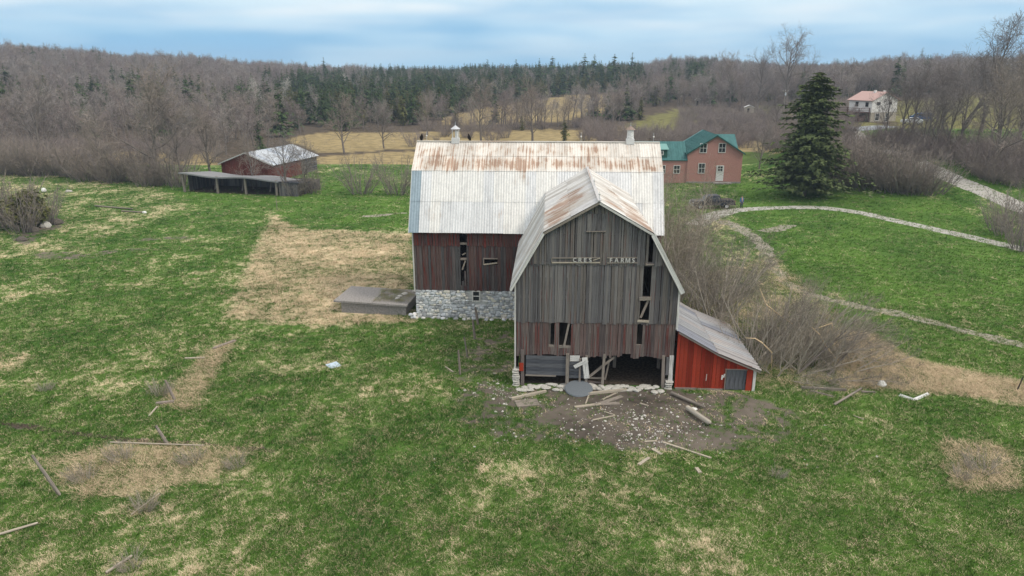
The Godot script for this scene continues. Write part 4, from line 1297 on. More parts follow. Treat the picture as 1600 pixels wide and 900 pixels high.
func make_white_house() -> void:
	var at := spot(1359, 191)
	var t := thing("white_house", "white two storey house with pinkish roof and dark raised deck", "house", at, 24.0)
	var white := mat(Color(1, 1, 1), 0.8, 0, mottled(Color(0.62, 0.61, 0.6), Color(0.74, 0.73, 0.72), 211), 0.2)
	white.uv1_triplanar = true
	var pink := mat(Color(1, 1, 1), 0.8, 0, mottled(Color(0.4, 0.26, 0.24), Color(0.5, 0.36, 0.33), 212), 0.2)
	pink.uv1_triplanar = true
	var W := 8.2
	var D := 6.4
	var H := 4.9
	var R := 1.7
	part("wall", gable_block(W, D, H, R), white, t)
	pbox("stone_storey", t, Vector3(-0.04, -0.6, -D - 0.04), Vector3(W + 0.04, 2.15, 0.04), M.tan_stone)
	for s in [0, 1]:
		if s == 0: slab_roof("roof", t, Vector3(-0.5, H - 0.12, -D - 0.4), Vector3(-0.5, H - 0.12, 0.4), Vector3(W / 2, H + R + 0.12, 0.4), Vector3(W / 2, H + R + 0.12, -D - 0.4), 0.1, pink)
		else: slab_roof("roof", t, Vector3(W + 0.5, H - 0.12, 0.4), Vector3(W + 0.5, H - 0.12, -D - 0.4), Vector3(W / 2, H + R + 0.12, -D - 0.4), Vector3(W / 2, H + R + 0.12, 0.4), 0.1, pink)
	window(t, Vector3(2.0, 4.15, 0.03), 1.1, 0.6, M.iron, 0)
	window(t, Vector3(5.7, 4.15, 0.03), 1.0, 0.6, M.iron, 0)
	window(t, Vector3(2.0, 1.15, 0.09), 1.4, 1.7, M.trim, 1)
	var dr := window(t, Vector3(5.2, 1.0, 0.09), 1.1, 2.0, M.trim, 1, null, "door")
	for z in [-1.4, -4.2]:
		var o := window(t, Vector3(-0.02, 3.9, z), 0.8, 1.0, M.iron, 0)
		o.rotation.y = -PI / 2
	for q in [[3.3, -2.4], [4.6, -0.9]]:
		pbox("chimney", t, Vector3(q[0], H + 1.2, q[1] - 0.5), Vector3(q[0] + 0.5, H + 2.1, q[1]), white)
	# the deck on the left side
	var dk := mat(lin(0.085, 0.05, 0.045), 0.9)
	for k in 9:
		beam("deck_plank", t, Vector3(-0.2 - k * 0.42, 2.2, -0.2), Vector3(-0.2 - k * 0.42, 2.2, -6.6), 0.4, 0.1, dk, Vector3.UP)
	for p in [[-0.3, -0.3], [-3.6, -0.3], [-3.6, -3.4], [-3.6, -6.4], [-0.3, -6.4]]:
		beam("deck_post", t, Vector3(p[0], -0.8, p[1]), Vector3(p[0], 3.2, p[1]), 0.16, 0.16, dk)
	for y in [2.7, 3.15]:
		beam("deck_rail", t, Vector3(-0.3, y, -0.3), Vector3(-3.6, y, -0.3), 0.09, 0.06, dk)
		beam("deck_rail", t, Vector3(-3.6, y, -0.3), Vector3(-3.6, y, -6.4), 0.09, 0.06, dk)
	pbox("deck_skirt", t, Vector3(-3.4, 0.2, -6.2), Vector3(-0.3, 1.5, -1.0), dk)

func make_far_sheds() -> void:
	# open pole shed
	var A := spot(289, 300)
	var B := spot(436, 306)
	var d := B - A
	var turn := rad_to_deg(atan2(-d.z, d.x))
	var t := thing("pole_shed", "long low open fronted shed on grey posts with sagging roof edge", "shed", A, turn)
	var L := d.length()
	var n := 20
	var b := MB.new()
	for k in n:
		var f0 := float(k) / n
		var f1 := float(k + 1) / n
		var sag := func(f): return 3.05 - 0.55 * f + 0.16 * sin(f * 9.5 + 1.4)
		var p0 := Vector3(-0.4 + (L + 0.8) * f0, sag.call(f0), 0.5)
		var p1 := Vector3(-0.4 + (L + 0.8) * f1, sag.call(f1), 0.5)
		var k1 := Vector3(0, -0.85, -8.0)
		b.quad(p0, p1, p1 + k1, p0 + k1)
		b.quad(p0 - Vector3(0, 0.22, 0), p1 - Vector3(0, 0.22, 0), p1, p0)
		b.quad(p1 + k1 - Vector3(0, 0.22, 0), p1 - Vector3(0, 0.22, 0), p0 - Vector3(0, 0.22, 0), p0 + k1 - Vector3(0, 0.22, 0))
	part("roof", b.build(), M.shed_roof, t)
	pbox("earth_floor", t, Vector3(0.2, -0.2, -7.1), Vector3(L + 3.2, 0.05, -0.6), M.dirt)
	for x in [0.0, 0.36, 0.66, 0.98]:
		beam("post", t, Vector3(x * L, -0.2, 0.0), Vector3(x * L + 0.15 * sin(x * 20), 2.9 - 0.5 * x, 0.1), 0.28, 0.28, M.old_board)
	for x in [0.2, 0.5, 0.8]:
		beam("post", t, Vector3(x * L, -0.2, -3.0), Vector3(x * L, 2.0, -4.0), 0.2, 0.2, M.timber)
	boarding(t, Transform3D(Basis(), Vector3(0, 0, -7.2)), 0.0, L + 3.4, func(_x): return -0.1, func(_x): return 1.75, M.grey, 91, 0.4)
	boarding(t, Transform3D(Basis(Vector3.UP, -PI / 2), Vector3(0, 0, 0)), -7.2, -1.2, func(_x): return -0.1, func(x): return 2.75 + x * 0.15, M.grey, 92, 0.3)
	boarding(t, Transform3D(), L + 0.1, L + 3.3, func(_x): return -0.1, func(_x): return 2.25, M.grey, 93, 0.28)
	slab_roof("roof", t, Vector3(L + 0.05, 2.3, 0.2), Vector3(L + 3.6, 2.2, 0.2), Vector3(L + 3.6, 1.6, -4.9), Vector3(L + 0.05, 1.7, -4.9), 0.1, M.slate[1])
	# hay barn behind it
	var G := spot(344, 284.5)
	var h := thing("hay_barn", "weathered red gable barn with pale blue grey metal roof behind the open shed", "barn", Vector3(-52.6, hgt(-52, -130), -130.2), -15.0)
	var W := 10.6
	var D := 15.0
	var top := func(x): return 3.0 + 1.95 * (1.0 - absf(x - W / 2) / (W / 2))
	boarding(h, Transform3D(), 0.0, W, func(_x): return -0.2, top, M.brick_board, 94, 0.35)
	boarding(h, Transform3D(Basis(), Vector3(0, 0, -D)), 0.0, W, func(_x): return -0.2, top, M.brick_board, 95, 0.6)
	boarding(h, Transform3D(Basis(Vector3.UP, -PI / 2), Vector3(0, 0, 0)), -D, 0.0, func(_x): return -0.2, func(_x): return 3.0, M.brick_board, 96, 0.6)
	boarding(h, Transform3D(Basis(Vector3.UP, -PI / 2), Vector3(W, 0, 0)), -D * 0.62, 0.0, func(_x): return -0.2, func(_x): return 3.0, M.brick_board, 97, 0.4)
	for k in 7:
		beam("side_plank", h, Vector3(W, 0.2 + k * 0.42, -D), Vector3(W, 0.2 + k * 0.42, -D * 0.62), 0.34, 0.05, M.slate[k % 2], Vector3.RIGHT)
	var tex := roofing(256, 128, [], Color(0.52, 0.56, 0.61), 0.5, 47, 0.03)
	var mats := tinted(tex, [Color(1, 1, 1), Color(0.94, 0.95, 0.97), Color(0.9, 0.92, 0.95)], 0.55)
	var sl := Vector2(W / 2 + 0.4, 1.95 * (W / 2 + 0.4) / (W / 2)).length()
	roofed(h, Vector3(W + 0.4, 2.86, 0.4), Vector3(0, 0, -1), Vector3(-(W / 2), 1.95, 0).normalized(), D + 0.8, sl, 18, 1, 0, 1, mats, 98)
	roofed(h, Vector3(-0.4, 2.86, -D - 0.4), Vector3(0, 0, 1), Vector3(W / 2, 1.95, 0).normalized(), D + 0.8, sl, 18, 1, 0, 1, mats, 99)
	for s in [-1, 1]:
		beam("rake_board", h, Vector3(W / 2 + s * (W / 2 + 0.4), 2.76, 0.42), Vector3(W / 2, 4.88, 0.42), 0.16, 0.04, M.tin_white)

func make_cistern() -> void:
	var t := thing("concrete_cistern", "low grey concrete cistern with flat slab top beside the barn's stone base", "cistern", Vector3(-11.2, 0, -56.7), -8.0)
	pbox("wall", t, Vector3(-2.5, -0.3, -1.75), Vector3(2.9, 0.92, 1.75), M.concrete)
	var b := MB.new()
	for q in [[-3.0, 0.2, 0.98], [0.22, 3.1, 0.9]]:
		b.bx(Transform3D(Basis(Vector3(0, 0, 1), -0.02), Vector3((q[0] + q[1]) / 2, q[2] + 0.03, 0.02)), Vector3(q[1] - q[0], 0.14, 4.1))
	part("slab", b.build(), M.concrete, t)
	var r := rngs(17)
	for k in 5:
		part("stone", boulder(r, Vector3(0.8, 0.3, 0.5) * r.randf_range(0.6, 1.2)), M.rock, t, Transform3D(Basis(Vector3.UP, r.randf() * 6), Vector3(r.randf_range(1.2, 2.9), 1.08, r.randf_range(-1.5, 1.4))))

func make_far_buildings() -> void:
	var w := mat(lin(0.66, 0.66, 0.66), 0.8)
	for q in [[1172, 138, 5.0, "small white building half hidden by trees on the far hillside"], [1163, 176, 4.6, "pale flat roofed outbuilding among the shrubs behind the brick house"], [1086, 164, 3.0, "small pale hut beside the far utility pole"]]:
		var at := spot(q[0], q[1])
		var t := thing("outbuilding", q[3], "building", at - Vector3(0, 0, 0), -10.0)
		var s: float = q[2] * 0.8
		part("wall", gable_block(s, s * 0.6, 2.2, 0.7), M.tan_stone if q[1] > 150 else w, t)
		slab_roof("roof", t, Vector3(-0.2, 2.1, -s * 0.6 - 0.2), Vector3(-0.2, 2.1, 0.2), Vector3(s / 2, 2.98, 0.2), Vector3(s / 2, 2.98, -s * 0.6 - 0.2), 0.08, w)
		slab_roof("roof", t, Vector3(s + 0.2, 2.1, 0.2), Vector3(s + 0.2, 2.1, -s * 0.6 - 0.2), Vector3(s / 2, 2.98, -s * 0.6 - 0.2), Vector3(s / 2, 2.98, 0.2), 0.08, w)
		part("door", ubox, M.iron, t, Transform3D(Basis.from_scale(Vector3(0.8, 1.7, 0.06)), Vector3(s * 0.4, 0.85, 0.03)))

# ------------------------------------------------------------------ vehicles
func side_body(outline: Array, w: float, inset: float) -> ArrayMesh:
	# outline [x, y] runs round the side; upper points draw in by inset
	var b := MB.new()
	var n := outline.size()
	var hi := 0.0
	for p in outline: hi = maxf(hi, p[1])
	var l := []
	var r := []
	for p in outline:
		var k := w / 2 - inset * smoothstep(0.95, hi, p[1])
		l.append(Vector3(p[0], p[1], k)); r.append(Vector3(p[0], p[1], -k))
	for k in n:
		var m := (k + 1) % n
		b.quad(l[m], l[k], r[k], r[m])
	var poly := PackedVector2Array()
	for p in outline: poly.append(Vector2(p[0], p[1]))
	var tri := Geometry2D.triangulate_polygon(poly)
	for k in range(0, tri.size(), 3):
		b.tri(l[tri[k]], l[tri[k + 1]], l[tri[k + 2]])
		b.tri(r[tri[k + 2]], r[tri[k + 1]], r[tri[k]])
	return b.build()

func wheel(parent: Node, at: Vector3, r: float) -> void:
	var o := part("wheel", null, null, parent, Transform3D(Basis(Vector3.RIGHT, PI / 2), at))
	var t := TorusMesh.new()
	t.inner_radius = r * 0.55; t.outer_radius = r; t.rings = 20; t.ring_segments = 8
	o.mesh = t
	o.material_override = M.rubber
	part("rim", cyl(r * 0.6, r * 0.6, 0.16, 14), M.tin, o)

func make_vehicles() -> void:
	var at := spot(1112, 325)
	var t := thing("pickup_truck", "dark blue grey pickup truck parked behind the bare brush near the brick house", "truck", at, 4.0)
	var body := [[-3.0, 0.5], [-2.95, 1.0], [-2.8, 1.14], [-1.35, 1.22], [-0.75, 1.88], [0.75, 1.92], [1.0, 1.25], [2.95, 1.22], [3.0, 0.55]]
	body.reverse()
	part("body", side_body(body, 1.95, 0.2), M.car_dark, t)
	for s in [-1, 1]:
		var g := MB.new()
		var p := [Vector3(-1.15, 1.28, 0.93 * s), Vector3(0.0, 1.28, 0.93 * s), Vector3(0.0, 1.78, 0.81 * s), Vector3(-0.68, 1.77, 0.81 * s)]
		g.quad(p[0], p[1], p[2], p[3])
		part("side_window", g.build(), M.glass, t)
		var g2 := MB.new()
		g2.quad(Vector3(0.08, 1.28, 0.93 * s), Vector3(0.86, 1.28, 0.93 * s), Vector3(0.68, 1.8, 0.81 * s), Vector3(0.08, 1.8, 0.81 * s))
		part("side_window", g2.build(), M.glass, t)
		for x in [-1.95, 1.85]: wheel(t, Vector3(x, 0.38, 0.86 * s), 0.4)
		part("headlight", ubox, M.trim, t, Transform3D(Basis.from_scale(Vector3(0.06, 0.18, 0.36)), Vector3(-3.0, 0.9, 0.72 * s)))
		part("tail_light", ubox, M.tail, t, Transform3D(Basis.from_scale(Vector3(0.06, 0.4, 0.14)), Vector3(3.0, 0.98, 0.85 * s)))
		part("mirror", ubox, M.car_dark, t, Transform3D(Basis.from_scale(Vector3(0.12, 0.18, 0.2)), Vector3(-1.05, 1.32, 1.06 * s)))
	var ws := MB.new()
	ws.quad(Vector3(-1.36, 1.25, -0.85), Vector3(-1.36, 1.25, 0.85), Vector3(-0.8, 1.86, 0.72), Vector3(-0.8, 1.86, -0.72))
	part("windscreen", ws.build(), M.glass, t, Transform3D(Basis(), Vector3(-0.02, 0.02, 0)))
	part("bumper", ubox, M.tin, t, Transform3D(Basis.from_scale(Vector3(0.14, 0.2, 1.9)), Vector3(-3.05, 0.58, 0)))
	part("bumper", ubox, M.iron, t, Transform3D(Basis.from_scale(Vector3(0.14, 0.2, 1.9)), Vector3(3.05, 0.6, 0)))
	pbox("bed_floor", t, Vector3(1.1, 1.23, -0.85), Vector3(2.85, 1.25, 0.85), M.iron)
	# cars by the white house
	var at2 := spot(1424, 194)
	var c := thing("parked_car", "white and blue car half hidden by trees beside the white house", "car", at2, -30.0)
	var b2 := [[-2.2, 0.4], [-2.2, 0.85], [-1.1, 0.98], [-0.5, 1.45], [1.1, 1.48], [1.9, 0.98], [2.2, 0.9], [2.2, 0.42]]
	b2.reverse()
	part("body", side_body(b2, 1.75, 0.22), M.car_silver, c)
	for s in [-1, 1]:
		var g := MB.new()
		g.quad(Vector3(-0.75, 1.02, 0.85 * s), Vector3(1.5, 1.02, 0.85 * s), Vector3(1.05, 1.4, 0.71 * s), Vector3(-0.4, 1.38, 0.71 * s))
		part("side_window", g.build(), M.glass, c)
		for x in [-1.4, 1.4]: wheel(c, Vector3(x, 0.32, 0.78 * s), 0.33)
		part("headlight", ubox, M.trim, c, Transform3D(Basis.from_scale(Vector3(0.06, 0.14, 0.3)), Vector3(-2.2, 0.72, 0.6 * s)))
	var v := thing("parked_van", "bright blue van parked behind the white car near white house", "van", spot(1437, 188.5), -30.0)
	var b3 := [[-2.3, 0.4], [-2.3, 1.0], [-1.6, 1.15], [-1.1, 1.75], [2.2, 1.8], [2.3, 0.42]]
	b3.reverse()
	part("body", side_body(b3, 1.85, 0.15), M.car_blue, v)
	for s in [-1, 1]:
		var g := MB.new()
		g.quad(Vector3(-1.3, 1.2, 0.905 * s), Vector3(1.9, 1.2, 0.905 * s), Vector3(1.9, 1.6, 0.82 * s), Vector3(-1.0, 1.6, 0.82 * s))
		part("side_window", g.build(), M.glass, v)
		for x in [-1.5, 1.5]: wheel(v, Vector3(x, 0.34, 0.84 * s), 0.35)

# ------------------------------------------------------------------ the person
func net(bones: Array, cellsz: float, k: float, out: MB) -> void:
	# surface nets over a smooth union of tapered capsules [a, b, ra, rb]
	var lo := Vector3(1e9, 1e9, 1e9)
	var hi := -lo
	for b in bones:
		var r: float = maxf(b[2], b[3]) + cellsz * 2 + k
		lo = lo.min(b[0] - Vector3.ONE * r).min(b[1] - Vector3.ONE * r)
		hi = hi.max(b[0] + Vector3.ONE * r).max(b[1] + Vector3.ONE * r)
	var n := Vector3i(((hi - lo) / cellsz).ceil()) + Vector3i.ONE
	var f := PackedFloat32Array()
	f.resize(n.x * n.y * n.z)
	f.fill(9.0)
	for b in bones:
		var r: float = maxf(b[2], b[3]) + cellsz * 2 + k
		var i0 := Vector3i(((b[0] as Vector3).min(b[1]) - Vector3.ONE * r - lo) / cellsz)
		var i1 := Vector3i(((b[0] as Vector3).max(b[1]) + Vector3.ONE * r - lo) / cellsz)
		var ab: Vector3 = b[1] - b[0]
		var l2 := maxf(ab.length_squared(), 1e-9)
		for z in range(maxi(0, i0.z), mini(n.z, i1.z + 1)):
			for y in range(maxi(0, i0.y), mini(n.y, i1.y + 1)):
				for x in range(maxi(0, i0.x), mini(n.x, i1.x + 1)):
					var p := lo + Vector3(x, y, z) * cellsz
					var t := clampf((p - b[0]).dot(ab) / l2, 0, 1)
					var d: float = (p - b[0] - ab * t).length() - lerpf(b[2], b[3], t)
					var j := (z * n.y + y) * n.x + x
					var h := clampf(0.5 + 0.5 * (f[j] - d) / k, 0, 1)
					f[j] = lerpf(f[j], d, h) - k * h * (1 - h) if f[j] < 8.0 else d
	var at := {}
	var first := out.v.size()
	var o8 := [0, 1, n.x, n.x + 1, n.x * n.y, n.x * n.y + 1, n.x * n.y + n.x, n.x * n.y + n.x + 1]
	for z in n.z - 1:
		for y in n.y - 1:
			for x in n.x - 1:
				var j := (z * n.y + y) * n.x + x
				var inside := 0
				for q in o8:
					if f[j + q] < 0: inside += 1
				if inside == 0 or inside == 8: continue
				var s := Vector3.ZERO
				var m := 0
				for e in [[0, 1], [2, 3], [4, 5], [6, 7], [0, 2], [1, 3], [4, 6], [5, 7], [0, 4], [1, 5], [2, 6], [3, 7]]:
					var a: float = f[j + o8[e[0]]]
					var b: float = f[j + o8[e[1]]]
					if (a < 0) == (b < 0): continue
					var t := a / (a - b)
					var pa := Vector3(e[0] & 1, (e[0] >> 1) & 1, e[0] >> 2)
					var pb := Vector3(e[1] & 1, (e[1] >> 1) & 1, e[1] >> 2)
					s += pa.lerp(pb, t); m += 1
				at[j] = out.v.size()
				out.v.append(lo + (Vector3(x, y, z) + s / m) * cellsz)
				out.n.append(Vector3(f[j + 1] - f[j], f[j + n.x] - f[j], f[j + n.x * n.y] - f[j]).normalized())
				out.t.append(Vector2.ZERO)
	var st := [1, n.x, n.x * n.y]
	for j in at.keys():
		for ax in 3:
			var d0: float = f[j]
			var d1: float = f[j + st[ax]]
			if (d0 < 0) == (d1 < 0): continue
			var u: int = st[(ax + 1) % 3]
			var w: int = st[(ax + 2) % 3]
			if not (at.has(j - u) and at.has(j - w) and at.has(j - u - w)): continue
			var q := [at[j], at[j - u], at[j - u - w], at[j - w]]
			if d0 > 0: out.i.append_array([q[0], q[1], q[2], q[0], q[2], q[3]])
			else: out.i.append_array([q[0], q[2], q[1], q[0], q[3], q[2]])

func make_person() -> void:
	var at := spot(1158, 325)
	var t := thing("person", "person in blue jacket and dark trousers standing on the driveway", "person", at, 12.0)
	var V := func(x, y, z): return Vector3(x, y, z)
	var skin := MB.new()
	# head, neck and hands over one body; clothes are shells a little larger
	var body := [
		[V.call(0, 0.98, 0), V.call(0, 1.25, 0.01), 0.13, 0.13], [V.call(0, 1.25, 0.01), V.call(0, 1.4, 0), 0.14, 0.12],
		[V.call(0, 1.4, 0), V.call(0, 1.55, 0.01), 0.06, 0.052],
		[V.call(0, 1.63, 0.0), V.call(0, 1.69, 0.0), 0.082, 0.088], [V.call(0, 1.58, 0.035), V.call(0, 1.64, 0.03), 0.05, 0.07], [V.call(0, 1.625, 0.1), V.call(0, 1.655, 0.088), 0.014, 0.009],
		[V.call(-0.088, 1.63, 0), V.call(-0.088, 1.66, 0), 0.014, 0.016], [V.call(0.088, 1.63, 0), V.call(0.088, 1.66, 0), 0.014, 0.016]]
	for s in [-1.0, 1.0]:
		body += [[V.call(0.06 * s, 1.4, 0), V.call(0.18 * s, 1.38, 0), 0.07, 0.06], [V.call(0.18 * s, 1.38, 0), V.call(0.235 * s, 1.1, -0.02), 0.052, 0.042], [V.call(0.235 * s, 1.1, -0.02), V.call(0.245 * s, 0.86, 0.05), 0.04, 0.028],
			[V.call(0.09 * s, 0.96, 0), V.call(0.105 * s, 0.5, 0.02), 0.095, 0.058], [V.call(0.105 * s, 0.5, 0.02), V.call(0.12 * s, 0.09, -0.01), 0.055, 0.038], [V.call(0.12 * s, 0.05, -0.03), V.call(0.15 * s, 0.035, 0.16), 0.045, 0.035]]
	net(body, 0.016, 0.03, skin)
	for s in [-1.0, 1.0]:
		var w := Vector3(0.245 * s, 0.86, 0.05)
		var hand := [[w, w + Vector3(0.002 * s, -0.08, 0.012), 0.026, 0.03]]
		for k in 4:
			var r := w + Vector3(0.002 * s, -0.075, -0.018 + 0.02 * k + 0.005)
			var ln: float = [0.03, 0.036, 0.034, 0.027][k]
			hand += [[r, r + Vector3(0.003 * s, -ln, 0.006), 0.0088, 0.008], [r + Vector3(0.003 * s, -ln, 0.006), r + Vector3(-0.006 * s, -ln * 1.9, 0.012), 0.008, 0.0068]]
		hand += [[w + Vector3(-0.006 * s, -0.03, 0.03), w + Vector3(-0.014 * s, -0.065, 0.055), 0.011, 0.0092], [w + Vector3(-0.014 * s, -0.065, 0.055), w + Vector3(-0.018 * s, -0.09, 0.06), 0.0092, 0.008]]
		net(hand, 0.005, 0.006, skin)
	part("body", skin.build(), M.skin, t)
	var jk := MB.new()
	var jb := []
	for s in [-1.0, 1.0]:
		jb += [[V.call(0.07 * s, 0.84, 0), V.call(0.065 * s, 1.1, 0.01), 0.115, 0.11], [V.call(0.065 * s, 1.1, 0.01), V.call(0.08 * s, 1.36, 0), 0.11, 0.1]]
	for s in [-1.0, 1.0]:
		jb += [[V.call(0.06 * s, 1.4, 0), V.call(0.185 * s, 1.38, 0), 0.09, 0.082], [V.call(0.185 * s, 1.38, 0), V.call(0.24 * s, 1.1, -0.02), 0.075, 0.064], [V.call(0.24 * s, 1.1, -0.02), V.call(0.246 * s, 0.9, 0.04), 0.062, 0.05]]
	net(jb, 0.02, 0.03, jk)
	part("jacket", jk.build(), M.jacket, t)
	var tr := MB.new()
	var tb := []
	for s in [-1.0, 1.0]:
		tb += [[V.call(0.05 * s, 0.93, 0), V.call(0.09 * s, 0.88, 0), 0.12, 0.115], [V.call(0.09 * s, 0.9, 0), V.call(0.105 * s, 0.5, 0.02), 0.11, 0.078], [V.call(0.105 * s, 0.5, 0.02), V.call(0.12 * s, 0.12, -0.01), 0.074, 0.064]]
	net(tb, 0.02, 0.02, tr)
	part("trousers", tr.build(), M.trousers, t)
	var hr := MB.new()
	net([[V.call(0, 1.68, -0.02), V.call(0, 1.71, -0.005), 0.094, 0.09], [V.call(0, 1.62, -0.05), V.call(0, 1.66, -0.04), 0.06, 0.075]], 0.014, 0.02, hr)
	part("hair", hr.build(), M.hair, t)
	var sh := MB.new()
	for s in [-1.0, 1.0]: net([[V.call(0.12 * s, 0.055, -0.035), V.call(0.152 * s, 0.045, 0.17), 0.056, 0.046]], 0.014, 0.01, sh)
	part("shoes", sh.build(), M.rubber, t)
	for s in [-1, 1]:
		part("eye", ball(0.012), M.glass, t, Transform3D(Basis(), Vector3(0.032 * s, 1.655, 0.083)))
	part("mouth", ubox, M.tail, t, Transform3D(Basis.from_scale(Vector3(0.045, 0.01, 0.01)), Vector3(0, 1.59, 0.086)))

# ------------------------------------------------------------------ small things on the ground
func lying(called: String, label: String, category: String, a: Vector2, b: Vector2, w: float, th: float, m: Material, tilt := 0.0, round_ := false, group := "") -> void:
	var p := spot(a.x, a.y)
	var q := spot(b.x, b.y)
	var o := MeshInstance3D.new()
	o.name = numbered(called)
	var up := Vector3(0, th * 0.5 + 0.015, 0)
	if round_:
		var mb := MB.new()
		var l := (q - p)
		mb.tube(PackedVector3Array([p + up * 1.6 - p, p.lerp(q, 0.02) + up * 1.6 - p, p.lerp(q, 0.98) + up * 1.6 - p, q + up * 1.6 - p]), PackedFloat32Array([w * 0.3, w * 0.5, w * 0.46, w * 0.3]), 9)
		o.mesh = mb.build()
		o.position = p
	else:
		o.mesh = ubox
		var f := Vector3.UP.rotated((q - p).normalized(), tilt)
		o.transform = along(p + up, q + up, w, th, f)
	o.material_override = m
	metas(o, label, category, group)
	add_child(o)

func stake(called: String, label: String, category: String, foot: Vector2, head: Vector2, w: float, m: Material, group := "") -> void:
	# an upright or leaning post: its foot on the land, its head at the same distance
	var p := spot(foot.x, foot.y)
	var depth := p.distance_to(Vector3(0, CAM_H, 0))
	var s := depth / FOCAL
	var d := Vector3((head.x - foot.x) * s, (foot.y - head.y) * s * 1.08, 0)
	var o := MeshInstance3D.new()
	o.name = numbered(called)
	var b := MB.new()
	b.tube(PackedVector3Array([-d.normalized() * 0.25, d * 0.5 + Vector3(0.01, 0, 0), d]), PackedFloat32Array([w * 0.55, w * 0.5, w * 0.42]), 7)
	o.mesh = b.build()
	o.material_override = m
	o.position = p
	metas(o, label, category, group)
	add_child(o)

func make_debris() -> void:
	var V := func(x, y): return Vector2(x, y)
	lying("fallen_beam", "pale beam lying aslant before the left bay of the barn wing", "beam", Vector2(799, 625), Vector2(853, 613), 0.17, 0.14, M.pale_board)
	lying("board_panel", "square grey board panel lying flat under the pale slanted beam", "panel", Vector2(806, 632), Vector2(841, 629), 0.85, 0.05, M.old_board)
	lying("fallen_board", "pale board with square end lying below the debris pile", "board", Vector2(898, 637), Vector2(938, 632), 0.2, 0.06, M.pale_board)
	lying("fallen_beam", "long pale beam on top of the debris pile beside the grey disc", "beam", Vector2(918, 617), Vector2(979, 611), 0.16, 0.14, M.pale_board)
	lying("fallen_board", "weathered wide board slanting in the middle of the debris pile", "board", Vector2(930, 634), Vector2(972, 620), 0.24, 0.05, M.old_board, 0.2)
	lying("fallen_board", "narrow pale board on the debris pile pointing to the barn", "board", Vector2(941, 625), Vector2(962, 615), 0.13, 0.05, M.pale_board, -0.3)
	lying("fallen_board", "short pale stick propped at the debris pile's left edge", "board", Vector2(915, 632), Vector2(920, 618), 0.08, 0.05, M.pale_board)
	lying("fallen_board", "wide brown board at the right end of debris pile", "board", Vector2(935, 632), Vector2(968, 631), 0.26, 0.04, M.old_board, 0.15)
	lying("fallen_board", "thin pale lath lying alone below the debris pile", "board", Vector2(926, 657), Vector2(961, 650), 0.09, 0.04, M.pale_board)
	lying("fallen_board", "tiny pale lath at the upper edge of the mud", "board", Vector2(944, 644), Vector2(960, 649), 0.07, 0.04, M.pale_board)
	lying("fallen_board", "short pale stick inside the dark mud before the wide bay", "board", Vector2(1000, 631), Vector2(1013, 635), 0.08, 0.05, M.pale_board)
	lying("log", "slim grey log lying near the lean-to's left corner", "log", Vector2(1048, 617), Vector2(1101, 640), 0.2, 0.17, M.old_board, 0, true)
	lying("log", "thick pale round log with a cut end on the mud", "log", Vector2(1073, 642), Vector2(1109, 667), 0.3, 0.26, M.pale_log, 0, true)
	lying("fallen_board", "long thin pale board lying farthest out on the grass", "board", Vector2(1035, 692), Vector2(1111, 717), 0.12, 0.06, M.pale_board)
	lying("fallen_board", "short pale board beside the long thin board's left end", "board", Vector2(1019, 702), Vector2(1034, 711), 0.18, 0.05, M.pale_board)
	lying("fallen_board", "short white board on the grass, nearest of the scattered boards", "board", Vector2(998, 727), Vector2(1014, 716), 0.17, 0.05, M.pale_board)
	lying("fallen_board", "small white block lying alone right of the near boards", "board", Vector2(1088, 732), Vector2(1094, 740), 0.18, 0.06, M.pale_board)
	lying("fallen_board", "small white board at the mud's lower edge", "board", Vector2(1007, 691), Vector2(1026, 690), 0.1, 0.05, M.pale_board)
	lying("fallen_beam", "weathered beam lying under the bare brush right of lean-to", "beam", Vector2(1252, 607), Vector2(1322, 611), 0.17, 0.13, M.old_board)
	lying("fallen_board", "pale board slanting out from under the brush beam", "board", Vector2(1266, 611), Vector2(1304, 621), 0.14, 0.05, M.old_board)
	lying("fallen_pole", "grey pole leaning out of the brush towards the grass", "pole", Vector2(1303, 635), Vector2(1346, 609), 0.15, 0.12, M.old_board, 0, true)
	lying("fallen_board", "short brown board right of the leaning grey pole", "board", Vector2(1346, 613), Vector2(1367, 614), 0.16, 0.08, M.old_board)
	lying("fallen_board", "single thin stick on the grass below the brush", "board", Vector2(1333, 650), Vector2(1350, 656), 0.07, 0.04, M.pale_board)
	lying("metal_sheet", "pale blue metal sheet lying on the pasture left of barn wing", "sheet", Vector2(513, 574), Vector2(530, 569), 0.75, 0.03, M.sheet_blue, 0.12)
	lying("metal_strip", "left half of a bent white metal strip by the straw patch", "strip", Vector2(1405, 618), Vector2(1428, 626), 0.22, 0.04, M.tin_white, 0.5)
	lying("metal_strip", "right half of a bent white metal strip by the straw patch", "strip", Vector2(1427, 626), Vector2(1451, 616), 0.2, 0.04, M.tin_white, 0.5)
	# grey disc
	var d := solo("metal_disc", disc(0.88, 0.07), M.slate_metal, "round grey metal disc lying on the rubble before the barn", "disc", spot(904, 611) + Vector3(0, 0.16, 0))
	d.rotation = Vector3(0.16, 0.2, 0.05)
	solo("plastic_bag", boulder(rngs(61), Vector3(0.62, 0.5, 0.5)), M.white_bag, "crumpled white bag at the edge of the straw patch", "bag", spot(1377, 603) + Vector3(0, 0.12, 0))
	solo("white_slab", boulder(rngs(62), Vector3(0.6, 0.14, 0.4)), M.white_bag, "flat white scrap beside the thick pale log", "scrap", spot(1082, 640) + Vector3(0, 0.05, 0))
	solo("boulder", boulder(rngs(63), Vector3(1.5, 1.1, 1.2)), M.rock, "pale boulder at the foot of the olive cedar", "boulder", spot(72, 355) + Vector3(0, 0.25, 0))
	solo("boulder", boulder(rngs(64), Vector3(1.9, 1.0, 1.4)), M.dark_rock, "dark boulder right of the olive cedar", "boulder", spot(88, 350) + Vector3(0, 0.2, 0))
